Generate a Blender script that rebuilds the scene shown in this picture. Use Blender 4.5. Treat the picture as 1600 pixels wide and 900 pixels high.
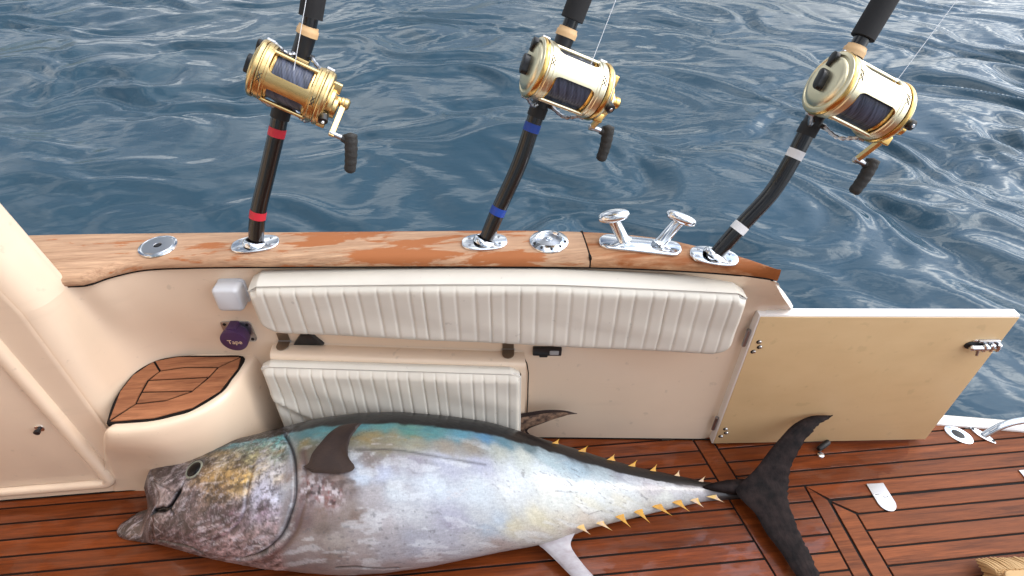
import bpy, bmesh, math, random
import numpy as np
from mathutils import Vector, Matrix, noise as mnoise
random.seed(7); rng=np.random.default_rng(7)
S=bpy.context.scene
for o in list(bpy.data.objects): bpy.data.objects.remove(o)
R=math.radians
# ---------------- camera
cam=bpy.data.cameras.new('camera'); co=bpy.data.objects.new('camera',cam); S.collection.objects.link(co)
co.location=(0,0,1.6); co.rotation_euler=(R(90-39.7),0,-math.atan(.095))
cam.sensor_width=36; cam.lens=20.25; cam.clip_start=.02; cam.clip_end=9000; S.camera=co
# ---------------- world: overcast sky with brighter breaks
SKYLOC=(3,1,0)
SUN_EL,SUN_AZ=43,97     # azimuth clockwise from +Y
W=bpy.data.worlds.new('World'); S.world=W; W.use_nodes=True
nt=W.node_tree; nt.nodes.clear()
def N(t,**k):
    n=nt.nodes.new(t)
    for a,b in k.items(): setattr(n,a,b)
    return n
out=N('ShaderNodeOutputWorld'); bg=N('ShaderNodeBackground'); sky=N('ShaderNodeTexSky'); sky.sky_type='NISHITA'
sky.sun_disc=False; sky.sun_elevation=R(SUN_EL); sky.sun_rotation=R(SUN_AZ); sky.altitude=0; sky.air_density=1; sky.dust_density=2
tc=N('ShaderNodeTexCoord'); mp=N('ShaderNodeMapping'); mp.inputs['Scale'].default_value=(1,1,2.2); mp.inputs['Location'].default_value=SKYLOC
nz=N('ShaderNodeTexNoise'); nz.inputs['Scale'].default_value=2.3; nz.inputs['Detail'].default_value=6; nz.inputs['Roughness'].default_value=.55; nz.inputs['Distortion'].default_value=.6
nz2=N('ShaderNodeTexNoise'); nz2.inputs['Scale'].default_value=4.5; nz2.inputs['Detail'].default_value=5
r1=N('ShaderNodeValToRGB'); r1.color_ramp.elements[0].position=.40; r1.color_ramp.elements[1].position=.60
r2=N('ShaderNodeValToRGB'); r2.color_ramp.elements[0].position=.42; r2.color_ramp.elements[1].position=.62
r2.color_ramp.elements[0].color=(6.2,7.0,8.4,1); r2.color_ramp.elements[1].color=(21,21,20.5,1)
mx=N('ShaderNodeMixRGB')
L=nt.links.new
L(tc.outputs['Generated'],mp.inputs['Vector']); L(mp.outputs[0],nz.inputs['Vector']); L(mp.outputs[0],nz2.inputs['Vector'])
L(nz.outputs['Fac'],r1.inputs[0]); L(nz2.outputs['Fac'],r2.inputs[0])
L(r1.outputs[0],mx.inputs[0]); L(sky.outputs[0],mx.inputs[1]); L(r2.outputs[0],mx.inputs[2])
# thin cloud glows round the hidden sun
gv=N('ShaderNodeVectorMath',operation='DOT_PRODUCT'); nv_=N('ShaderNodeVectorMath',operation='NORMALIZE'); L(tc.outputs['Generated'],nv_.inputs[0]); L(nv_.outputs[0],gv.inputs[0])
gv.inputs[1].default_value=(math.sin(R(SUN_AZ))*math.cos(R(SUN_EL)),math.cos(R(SUN_AZ))*math.cos(R(SUN_EL)),math.sin(R(SUN_EL)))
gm=N('ShaderNodeMapRange',interpolation_type='SMOOTHERSTEP'); L(gv.outputs['Value'],gm.inputs[0]); gm.inputs[1].default_value=.30; gm.inputs[2].default_value=1.0; gm.inputs[3].default_value=1; gm.inputs[4].default_value=4.4
gx=N('ShaderNodeVectorMath',operation='SCALE'); L(mx.outputs[0],gx.inputs[0]); L(gm.outputs[0],gx.inputs['Scale'])
L(gx.outputs[0],bg.inputs[0]); bg.inputs[1].default_value=.10; L(bg.outputs[0],out.inputs[0])
# ---------------- sun (thin cloud, so wide and soft)
sl=bpy.data.lights.new('sun','SUN'); sl.energy=.72; sl.angle=R(14); sl.color=(1,.93,.84)
so=bpy.data.objects.new('sun',sl); S.collection.objects.link(so)
az,el=R(SUN_AZ),R(SUN_EL); sd=Vector((math.sin(az)*math.cos(el),math.cos(az)*math.cos(el),math.sin(el)))
so.rotation_euler=sd.to_track_quat('Z','Y').to_euler()
S.view_settings.view_transform='Standard'; S.view_settings.look='None'; S.view_settings.exposure=-0.22; S.view_settings.gamma=1

# ---------------- materials
def srgb(c):
    return tuple(((x/255)/12.92 if x/255<=.04045 else ((x/255+.055)/1.055)**2.4) for x in c[:3])
MT={}
def mat(name,col=(200,200,200),rough=.5,metal=0,coat=0,coat_r=.1,ior=1.5,noise=None,bump=None,spec=.5,vcol=None):
    """noise=(scale vec, amount, second colour); bump=(scale vec, strength, distance)"""
    m=bpy.data.materials.new(name); m.use_nodes=True; t=m.node_tree; b=t.nodes['Principled BSDF']
    b.inputs['Base Color'].default_value=(*srgb(col),1); b.inputs['Roughness'].default_value=rough
    b.inputs['Metallic'].default_value=metal; b.inputs['Coat Weight'].default_value=coat; b.inputs['Coat Roughness'].default_value=coat_r
    b.inputs['IOR'].default_value=ior; b.inputs['Specular IOR Level'].default_value=spec
    g=t.nodes.new('ShaderNodeNewGeometry')
    def nse(sc,detail=5,rough_=.6,dist=0):
        mpp=t.nodes.new('ShaderNodeMapping'); mpp.inputs['Scale'].default_value=sc
        n=t.nodes.new('ShaderNodeTexNoise'); n.inputs['Scale'].default_value=1; n.inputs['Detail'].default_value=detail; n.inputs['Roughness'].default_value=rough_; n.inputs['Distortion'].default_value=dist
        t.links.new(g.outputs['Position'],mpp.inputs['Vector']); t.links.new(mpp.outputs[0],n.inputs['Vector']); return n
    if noise:
        n=nse(noise[0]); rr=t.nodes.new('ShaderNodeValToRGB'); rr.color_ramp.elements[0].position=.5-noise[1]; rr.color_ramp.elements[1].position=.5+noise[1]
        rr.color_ramp.elements[0].color=(*srgb(col),1); rr.color_ramp.elements[1].color=(*srgb(noise[2]),1)
        t.links.new(n.outputs['Fac'],rr.inputs[0]); t.links.new(rr.outputs[0],b.inputs['Base Color'])
    if bump:
        n=nse(bump[0]); bb=t.nodes.new('ShaderNodeBump'); bb.inputs['Strength'].default_value=bump[1]; bb.inputs['Distance'].default_value=bump[2]
        t.links.new(n.outputs['Fac'],bb.inputs['Height']); t.links.new(bb.outputs[0],b.inputs['Normal'])
    if vcol:
        a=t.nodes.new('ShaderNodeAttribute'); a.attribute_name=vcol; t.links.new(a.outputs['Color'],b.inputs['Base Color'])
    MT[name]=m; return m
def teak(name,base,dark,alt,rough=.5,gs=(3,60,60),patch=None,coat=0,tint=.25,wet=False):
    m=bpy.data.materials.new(name); m.use_nodes=True; t=m.node_tree; b=t.nodes['Principled BSDF']; l=t.links.new
    def nd(k,**kw):
        n=t.nodes.new(k)
        for a,v in kw.items(): setattr(n,a,v)
        return n
    g=nd('ShaderNodeNewGeometry'); oi=nd('ShaderNodeObjectInfo')
    ad=nd('ShaderNodeVectorMath',operation='MULTIPLY_ADD'); l(oi.outputs['Random'],ad.inputs[0]); ad.inputs[1].default_value=(7,3,0); l(g.outputs['Position'],ad.inputs[2])
    def nse(sc,det=6,ro=.65,dist=.3,src=None):
        mp=nd('ShaderNodeMapping'); mp.inputs['Scale'].default_value=sc; l((src or ad).outputs[0],mp.inputs['Vector'])
        n=nd('ShaderNodeTexNoise'); n.inputs['Scale'].default_value=1; n.inputs['Detail'].default_value=det; n.inputs['Roughness'].default_value=ro; n.inputs['Distortion'].default_value=dist
        l(mp.outputs[0],n.inputs['Vector']); return n
    def ramp(src,p0,p1,c0,c1):
        r=nd('ShaderNodeValToRGB'); r.color_ramp.elements[0].position=p0; r.color_ramp.elements[1].position=p1; r.color_ramp.elements[0].color=(*c0,1); r.color_ramp.elements[1].color=(*c1,1)
        l(src,r.inputs[0]); return r
    grain=nse(gs); c=ramp(grain.outputs['Fac'],.32,.68,srgb(dark),srgb(base))
    fine=nse((gs[0]*4,gs[1]*5,gs[2]*5),3); f=ramp(fine.outputs['Fac'],.35,.6,(.72,.72,.72),(1.06,1.06,1.06))
    mu=nd('ShaderNodeMixRGB',blend_type='MULTIPLY'); mu.inputs[0].default_value=.8; l(c.outputs[0],mu.inputs[1]); l(f.outputs[0],mu.inputs[2])
    col=mu
    big=nse((2.5,5,5),4); bm_=ramp(big.outputs['Fac'],.4,.65,(0,0,0),(1,1,1))
    m2=nd('ShaderNodeMixRGB'); sc_=nd('ShaderNodeMath',operation='MULTIPLY'); l(bm_.outputs[0],sc_.inputs[0]); sc_.inputs[1].default_value=.55; l(sc_.outputs[0],m2.inputs[0]); l(col.outputs[0],m2.inputs[1]); m2.inputs[2].default_value=(*srgb(alt),1); col=m2
    # per piece tint
    hs=nd('ShaderNodeHueSaturation'); mr=nd('ShaderNodeMapRange'); l(oi.outputs['Random'],mr.inputs[0]); mr.inputs[3].default_value=1-tint; mr.inputs[4].default_value=1+tint
    l(mr.outputs[0],hs.inputs['Value']); l(col.outputs[0],hs.inputs['Color']); col=hs
    b.inputs['Roughness'].default_value=rough; b.inputs['Coat Weight'].default_value=coat; b.inputs['Specular IOR Level'].default_value=.18
    if patch:   # worn varnish patches left on bare wood: (scale, p0, p1, colour)
        pn=nse(patch[0],7,.62,.4,src=g); pm=ramp(pn.outputs['Fac'],patch[1],patch[2],(0,0,0),(1,1,1))
        if len(patch)>4:   # patches only along a stretch of x, position + noise
            sx=nd('ShaderNodeSeparateXYZ'); l(g.outputs['Position'],sx.inputs[0])
            a1=nd('ShaderNodeMapRange',interpolation_type='SMOOTHSTEP'); a1.inputs[1].default_value=patch[4]; a1.inputs[2].default_value=patch[4]+.15; l(sx.outputs['X'],a1.inputs[0])
            a2=nd('ShaderNodeMapRange',interpolation_type='SMOOTHSTEP'); a2.inputs[1].default_value=patch[5]; a2.inputs[2].default_value=patch[5]+.15; a2.inputs[3].default_value=1; a2.inputs[4].default_value=0; l(sx.outputs['X'],a2.inputs[0])
            q=nd('ShaderNodeMath',operation='MULTIPLY'); l(a1.outputs[0],q.inputs[0]); l(a2.outputs[0],q.inputs[1])
            q2=nd('ShaderNodeMath',operation='MULTIPLY'); l(q.outputs[0],q2.inputs[0]); q2.inputs[1].default_value=.10
            q3=nd('ShaderNodeMath',operation='ADD'); l(pn.outputs['Fac'],q3.inputs[0]); l(q2.outputs[0],q3.inputs[1]); 
            for k in list(t.links):
                if k.to_node==pm and k.to_socket==pm.inputs[0]: t.links.remove(k)
            l(q3.outputs[0],pm.inputs[0])
        m3=nd('ShaderNodeMixRGB'); l(pm.outputs[0],m3.inputs[0]); l(col.outputs[0],m3.inputs[1])
        dk=nd('ShaderNodeMixRGB',blend_type='MULTIPLY'); dk.inputs[0].default_value=.5; dk.inputs[1].default_value=(*srgb(patch[3]),1); l(c.outputs[0],dk.inputs[2])
        gm=nd('ShaderNodeMixRGB',blend_type='MIX'); gm.inputs[0].default_value=.25; gm.inputs[1].default_value=(*srgb(patch[3]),1); l(dk.outputs[0],gm.inputs[2])
        l(gm.outputs[0],m3.inputs[2]); col=m3
    if wet:     # the wet part of the deck is richer and glossier, its edge runs ragged
        sx=nd('ShaderNodeSeparateXYZ'); l(g.outputs['Position'],sx.inputs[0])
        wn=nse((5,5,5),4,.6,.2,src=g)
        k1=nd('ShaderNodeMath',operation='MULTIPLY_ADD'); l(sx.outputs['Y'],k1.inputs[0]); k1.inputs[1].default_value=1.6; k1.inputs[2].default_value=-.22
        k2=nd('ShaderNodeMath',operation='SUBTRACT'); l(k1.outputs[0],k2.inputs[0]); l(sx.outputs['X'],k2.inputs[1])
        k3=nd('ShaderNodeMath',operation='MULTIPLY_ADD'); l(wn.outputs['Fac'],k3.inputs[0]); k3.inputs[1].default_value=.55; l(k2.outputs[0],k3.inputs[2])
        wm=nd('ShaderNodeMapRange',interpolation_type='SMOOTHSTEP'); l(k3.outputs[0],wm.inputs[0]); wm.inputs[1].default_value=.235; wm.inputs[2].default_value=.262
        we=nd('ShaderNodeMixRGB',blend_type='MULTIPLY'); l(wm.outputs[0],we.inputs[0]); l(col.outputs[0],we.inputs[1]); we.inputs[2].default_value=(.78,.58,.36,1); col=we
        rw=nd('ShaderNodeMapRange'); l(wm.outputs[0],rw.inputs[0]); rw.inputs[3].default_value=rough; rw.inputs[4].default_value=.34; l(rw.outputs[0],b.inputs['Roughness'])
        cw=nd('ShaderNodeMapRange'); l(wm.outputs[0],cw.inputs[0]); cw.inputs[3].default_value=.0; cw.inputs[4].default_value=.5; wn2=nse((7,12,12),4,.6,.4,src=g); wp2=nd('ShaderNodeMapRange',interpolation_type='SMOOTHSTEP'); l(wn2.outputs['Fac'],wp2.inputs[0]); wp2.inputs[1].default_value=.47; wp2.inputs[2].default_value=.55; wp2.inputs[3].default_value=.25; wp2.inputs[4].default_value=1.6
        wq=nd('ShaderNodeMath',operation='MULTIPLY'); l(cw.outputs[0],wq.inputs[0]); l(wp2.outputs[0],wq.inputs[1]); l(wq.outputs[0],b.inputs['Coat Weight'])
        b.inputs['Coat Roughness'].default_value=.09
    l(col.outputs[0],b.inputs['Base Color'])
    bb=nd('ShaderNodeBump'); bb.inputs['Strength'].default_value=.35; bb.inputs['Distance'].default_value=.0012; l(fine.outputs['Fac'],bb.inputs['Height']); l(bb.outputs[0],b.inputs['Normal'])
    MT[name]=m; return m
mat('gelcoat',(224,201,176),.32,coat=.3,bump=((2.2,2.2,2.2),.08,.01),noise=((1.6,1.6,3),.3,(217,194,170)))
mat('gelcoat_edge',(235,228,216),.3)
mat('door_tan',(208,178,134),.42,noise=((5,5,9),.16,(202,171,127)),bump=((3,3,3),.05,.01))
mat('white_paint',(232,228,224),.35)
mat('vinyl',(213,207,195),.42,noise=((5,5,7),.25,(202,196,184)),bump=((260,260,260),.12,.0006))
mat('piping_vinyl',(196,192,184),.45)
mat('black_rubber',(16,16,17),.55,bump=((200,200,200),.3,.0006))
mat('caulk',(20,16,15),.7,spec=.15)
mat('butt_black',(12,11,12),.22,coat=.3,coat_r=.05)
mat('grip_foam',(24,24,26),.8,bump=((400,400,400),.5,.001))
mat('grip_rubber',(40,39,37),.7,bump=((90,90,90),.8,.003))
mat('cork_ring',(214,176,128),.5)
mat('red_tape',(190,36,52),.45); mat('blue_tape',(20,62,150),.45); mat('white_tape',(225,225,225),.45)
mat('chrome',(225,228,232),.12,1,bump=((9,9,9),.05,.01))
mat('steel',(176,178,182),.32,1)
mat('bronze',(128,112,96),.38,.8)
mat('gold',(214,180,118),.27,1,bump=((60,60,60),.08,.001),noise=((14,14,14),.3,(226,200,146)))
mat('champagne',(228,217,184),.34,1,bump=((60,60,60),.06,.001))
mat('champagne_deep',(222,180,108),.22,1)
mat('line_dark',(92,98,118),.36,0,bump=((300,20,20),.3,.0005),noise=((220,10,10),.25,(40,43,52)),spec=.3)
mat('line_mono',(225,230,235),.3)
mat('black_plastic',(20,20,22),.35)
mat('purple_plastic',(66,38,78),.45,noise=((40,40,40),.3,(54,30,62)))
mat('grey_plastic',(196,197,200),.4); mat('grey_paint',(150,150,150),.5)
mat('gold_print',(190,160,130),.5)
m_=mat('fish_skin',vcol='Col',rough=.40,spec=.4,coat=.35,coat_r=.10,bump=((150,150,150),.18,.0010))
t_=m_.node_tree; at_=[n for n in t_.nodes if n.type=='ATTRIBUTE'][0]; g_=[n for n in t_.nodes if n.type=='NEW_GEOMETRY'][0]; prev_=at_.outputs['Color']
for sc_,lo_,hi_,p0_,p1_ in (((55,190,190),.92,1.06,.38,.62),((240,240,240),.92,1.06,.35,.65),((420,130,130),.95,1.04,.4,.6)):
    mp_=t_.nodes.new('ShaderNodeMapping'); mp_.inputs['Scale'].default_value=sc_; nn_=t_.nodes.new('ShaderNodeTexNoise'); nn_.inputs['Scale'].default_value=1; nn_.inputs['Detail'].default_value=4; nn_.inputs['Distortion'].default_value=.7
    t_.links.new(g_.outputs['Position'],mp_.inputs['Vector']); t_.links.new(mp_.outputs[0],nn_.inputs['Vector'])
    mr_=t_.nodes.new('ShaderNodeMapRange'); t_.links.new(nn_.outputs['Fac'],mr_.inputs[0]); mr_.inputs[1].default_value=p0_; mr_.inputs[2].default_value=p1_; mr_.inputs[3].default_value=lo_; mr_.inputs[4].default_value=hi_
    vs_=t_.nodes.new('ShaderNodeVectorMath'); vs_.operation='SCALE'; t_.links.new(prev_,vs_.inputs[0]); t_.links.new(mr_.outputs[0],vs_.inputs['Scale']); prev_=vs_.outputs[0]
t_.links.new(prev_,t_.nodes['Principled BSDF'].inputs['Base Color'])
mat('fin_dark',(60,47,41),.45,spec=.25,coat=.0,coat_r=.25,noise=((16,16,16),.2,(42,34,33)),bump=((60,220,60),.35,.0015))
mat('tail_dark',(15,12,13),.65,spec=.1,noise=((34,34,34),.16,(40,31,30)),bump=((160,60,60),.5,.002))
mat('fin_membrane',(150,120,98),.45,noise=((60,60,60),.12,(70,55,50)),bump=((90,90,90),.4,.001))
mat('fin_white',(164,162,166),.45,coat=.15,noise=((30,70,12),.2,(142,132,136)),bump=((70,150,70),.3,.001))
mat('finlet_yellow',(200,146,26),.5,noise=((90,90,90),.2,(168,122,50)))
mat('finlet_pale',(196,160,84),.5,noise=((70,70,70),.12,(186,160,140)))
mat('eye_black',(8,9,12),.2,spec=.25); mat('eye_ring',(140,142,128),.35,.1,noise=((160,160,160),.2,(96,96,86))); mat('eye_socket',(70,66,66),.4)
mat('bristle',(196,162,116),.8); mat('flesh',(168,112,112),.35,coat=.5,noise=((70,70,70),.1,(214,200,205)))
teak('teak_deck',(142,78,42),(84,43,22),(120,68,40),.55,gs=(4,70,70),tint=.16,wet=True)
teak('teak_cap',(200,164,132),(150,114,88),(186,146,116),.6,gs=(6,90,90),tint=.03,patch=((4.2,20,20),.575,.62,(166,104,64),-.52,.12))
teak('teak_cap_aft',(196,154,118),(150,106,74),(174,118,78),.55,gs=(5,70,70),tint=.03,patch=((3,18,18),.50,.60,(150,90,50)))
teak('teak_step',(166,112,78),(112,68,46),(150,96,66),.5,gs=(6,60,60),tint=.12)

def dirt(name,scale=34,lo=.66,hi=.72,val=.86,sc2=(3,3,3)):
    m=MT[name]; t=m.node_tree; b=t.nodes['Principled BSDF']; s=b.inputs['Base Color'].links[0].from_socket; g=t.nodes.new('ShaderNodeNewGeometry')
    for sc,a,c,v in (((scale,)*3,lo,hi,val),(sc2,.56,.75,.93),((5,5,26),.60,.78,.94)):
        n=t.nodes.new('ShaderNodeTexNoise'); n.inputs['Scale'].default_value=1; n.inputs['Detail'].default_value=5; mp=t.nodes.new('ShaderNodeMapping'); mp.inputs['Scale'].default_value=sc
        t.links.new(g.outputs['Position'],mp.inputs['Vector']); t.links.new(mp.outputs[0],n.inputs['Vector'])
        r=t.nodes.new('ShaderNodeMapRange'); r.inputs[1].default_value=a; r.inputs[2].default_value=c; r.inputs[3].default_value=1; r.inputs[4].default_value=v; t.links.new(n.outputs['Fac'],r.inputs[0])
        vs=t.nodes.new('ShaderNodeVectorMath'); vs.operation='SCALE'; t.links.new(s,vs.inputs[0]); t.links.new(r.outputs[0],vs.inputs['Scale']); s=vs.outputs[0]
    t.links.new(s,b.inputs['Base Color'])
dirt('gelcoat'); dirt('door_tan',26,.64,.70,.90); dirt('vinyl',46,.69,.74,.82)
# ---------------- object helpers
def link(o): S.collection.objects.link(o)
def off(p):
    v=Vector((0,0,0))
    while p is not None: v+=p.location; p=p.parent
    return v
def thing(name,label,cat,loc,group=None,kind=None):
    o=bpy.data.objects.new(name,None); o.empty_display_size=.05; o.location=loc; link(o)
    o['label']=label; o['category']=cat
    if group: o['group']=group
    if kind: o['kind']=kind
    return o
def tag(o,label,cat,group=None):
    o['label']=label; o['category']=cat
    if group: o['group']=group
    return o
def obj(name,v,f,m,parent=None,smooth=True,angle=40,kind=None,mats=None,fm=None):
    v=np.asarray(v,float).reshape(-1,3); d=off(parent) if parent is not None else Vector((0,0,0))
    me=bpy.data.meshes.new(name); me.from_pydata((v-np.array(d)).tolist(),[],f); me.validate(); 
    bm=bmesh.new(); bm.from_mesh(me); bmesh.ops.recalc_face_normals(bm,faces=bm.faces)
    if smooth:
        for q in bm.faces: q.smooth=True
        for e in bm.edges:
            if len(e.link_faces)==2 and e.calc_face_angle(0)>R(angle): e.smooth=False
    bm.to_mesh(me); bm.free()
    me.materials.append(MT[m] if isinstance(m,str) else m)
    if mats:
        for x in mats: me.materials.append(MT[x])
    if fm is not None and len(fm)==len(me.polygons): me.polygons.foreach_set('material_index',fm)
    o=bpy.data.objects.new(name,me); link(o)
    if parent is not None: o.parent=parent
    if kind: o['kind']=kind
    return o
class MB:
    def __init__(s): s.v=[]; s.f=[]
    def add(s,v,f):
        n=len(s.v); s.v+= [tuple(map(float,q)) for q in v]; s.f+=[tuple(i+n for i in q) for q in f]; return s
    def out(s,name,m,parent=None,**k): return obj(name,s.v,s.f,m,parent,**k)
def grid(P,closeu=False,closev=False):
    P=np.asarray(P,float); nu,nv=P.shape[:2]; f=[]
    for i in range(nu if closeu else nu-1):
        for j in range(nv if closev else nv-1):
            a,b=i,(i+1)%nu; c,d=j,(j+1)%nv; f.append((a*nv+c,b*nv+c,b*nv+d,a*nv+d))
    return P.reshape(-1,3).tolist(),f
def frames(pts):
    pts=[Vector(p) for p in pts]; T=[]
    for i in range(len(pts)):
        a=pts[max(i-1,0)]; b=pts[min(i+1,len(pts)-1)]; T.append((b-a).normalized())
    u=T[0].orthogonal().normalized(); out=[]
    for i,t in enumerate(T):
        u=(u-t*u.dot(t)).normalized(); out.append((pts[i],t,u,t.cross(u)))
    return out
def tube(pts,r,n=16,cap=True):
    if not hasattr(r,'__len__'): r=[r]*len(pts)
    fr=frames(pts); v=[];f=[]
    for (p,t,u,w),q in zip(fr,r):
        for k in range(n):
            a=2*math.pi*k/n; v.append(p+(u*math.cos(a)+w*math.sin(a))*q)
    for i in range(len(pts)-1):
        for k in range(n): f.append((i*n+k,i*n+(k+1)%n,(i+1)*n+(k+1)%n,(i+1)*n+k))
    if cap: f.append(tuple(range(n))); f.append(tuple(range((len(pts)-1)*n,len(pts)*n)))
    return v,f
def lathe(prof,n=32,M=None,cap=True):
    """prof: (axial,radius) along local z"""
    v=[];f=[]
    for (h,r) in prof:
        for k in range(n):
            a=2*math.pi*k/n; v.append(Vector((r*math.cos(a),r*math.sin(a),h)))
    for i in range(len(prof)-1):
        for k in range(n): f.append((i*n+k,i*n+(k+1)%n,(i+1)*n+(k+1)%n,(i+1)*n+k))
    if cap: f.append(tuple(range(n))); f.append(tuple(range((len(prof)-1)*n,len(prof)*n)))
    if M is not None: v=[M@q for q in v]
    return v,f
def prism(poly,z0,z1,bev=0.,M=None):
    """2D outline extruded, top edge chamfered by bev (towards centroid)"""
    poly=[Vector((p[0],p[1])) for p in poly]; n=len(poly); 
    ar=sum(poly[i].x*poly[(i+1)%n].y-poly[(i+1)%n].x*poly[i].y for i in range(n))
    if ar<0: poly.reverse()
    def inset(d):
        o=[]
        for i in range(n):
            a=(poly[i]-poly[i-1]); b=(poly[(i+1)%n]-poly[i])
            if a.length<1e-9 or b.length<1e-9: o.append(poly[i]); continue
            a.normalize(); b.normalize(); na=Vector((-a.y,a.x)); nb=Vector((-b.y,b.x)); s=na+nb
            if s.length<1e-6: o.append(poly[i]+na*d); continue
            s.normalize(); o.append(poly[i]+s*(d/max(s.dot(na),.35)))
        return o
    rings=[[(p.x,p.y,z0) for p in poly]]
    if bev>0:
        sg=1 if z1>z0 else -1
        rings.append([(p.x,p.y,z1-sg*bev) for p in poly]); rings.append([(p.x,p.y,z1-sg*bev*.3) for p in inset(bev*.3)]); rings.append([(p.x,p.y,z1) for p in inset(bev)])
    else: rings.append([(p.x,p.y,z1) for p in poly])
    v=[q for r in rings for q in r]; f=[tuple(range(n))]
    for i in range(len(rings)-1):
        for k in range(n): f.append((i*n+k,i*n+(k+1)%n,(i+1)*n+(k+1)%n,(i+1)*n+k))
    f.append(tuple(range((len(rings)-1)*n,len(rings)*n)))
    if M is not None: v=[M@Vector(q) for q in v]
    return v,f
def rrect(w,h,r,n=5,cx=0,cy=0):
    o=[]
    for sx,sy,a0 in ((1,1,0),(-1,1,90),(-1,-1,180),(1,-1,270)):
        for k in range(n+1):
            a=R(a0+90*k/n); o.append((cx+sx*(w/2-r)+r*math.cos(a),cy+sy*(h/2-r)+r*math.sin(a)))
    return o
def ell(a,b,n=28,p=2.):
    return [(a*math.copysign(abs(math.cos(t))**(2/p),math.cos(t)),b*math.copysign(abs(math.sin(t))**(2/p),math.sin(t))) for t in [2*math.pi*k/n for k in range(n)]]
def basis(o,x,y,z):
    M=Matrix.Identity(4)
    for i,a in enumerate((x,y,z)):
        a=Vector(a)
        for k in range(3): M[k][i]=a[k]
    for k in range(3): M[k][3]=o[k]
    return M
def clip(poly,a,b,c):   # keep a*x+b*y<=c
    out=[]
    for i in range(len(poly)):
        p,q=poly[i],poly[(i+1)%len(poly)]; dp=a*p[0]+b*p[1]-c; dq=a*q[0]+b*q[1]-c
        if dp<=0: out.append(p)
        if dp*dq<0: s=dp/(dp-dq); out.append((p[0]+(q[0]-p[0])*s,p[1]+(q[1]-p[1])*s))
    return out
def catmull(pts,m=6):
    pts=[np.array(p,float) for p in pts]; P=[2*pts[0]-pts[1]]+pts+[2*pts[-1]-pts[-2]]; o=[]
    for i in range(1,len(P)-2):
        for k in range(m):
            t=k/m; a,b,c,d=P[i-1:i+3]
            o.append(.5*((2*b)+(c-a)*t+(2*a-5*b+4*c-d)*t*t+(3*b-a-3*c+d)*t**3))
    o.append(pts[-1]); return np.array(o)
def resamp(pts,n):
    pts=np.array(pts,float); d=np.r_[0,np.cumsum(np.linalg.norm(np.diff(pts,axis=0),axis=1))]; s=np.linspace(0,d[-1],n)
    return np.stack([np.interp(s,d,pts[:,k]) for k in range(pts.shape[1])],1)
def vnoise(p,octs=4):   # value fractal noise, numpy, p (...,3)
    p=np.asarray(p,float); r=np.zeros(p.shape[:-1]); amp=1;tot=0
    for o in range(octs):
        q=p*2**o+o*17.3; i=np.floor(q).astype(np.int64); f=q-i; f=f*f*(3-2*f); s=0
        for dx in (0,1):
            for dy in (0,1):
                for dz in (0,1):
                    h=((i[...,0]+dx)*374761393+(i[...,1]+dy)*668265263+(i[...,2]+dz)*2147483647)&0xffffffff
                    h=((h^(h>>13))*1274126177)&0xffffffff; h=(h^(h>>16))&0xffffffff
                    w=(f[...,0] if dx else 1-f[...,0])*(f[...,1] if dy else 1-f[...,1])*(f[...,2] if dz else 1-f[...,2])
                    s=s+w*(h/4294967295.)
        r+=amp*s; tot+=amp; amp*=.55
    return r/tot
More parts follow.
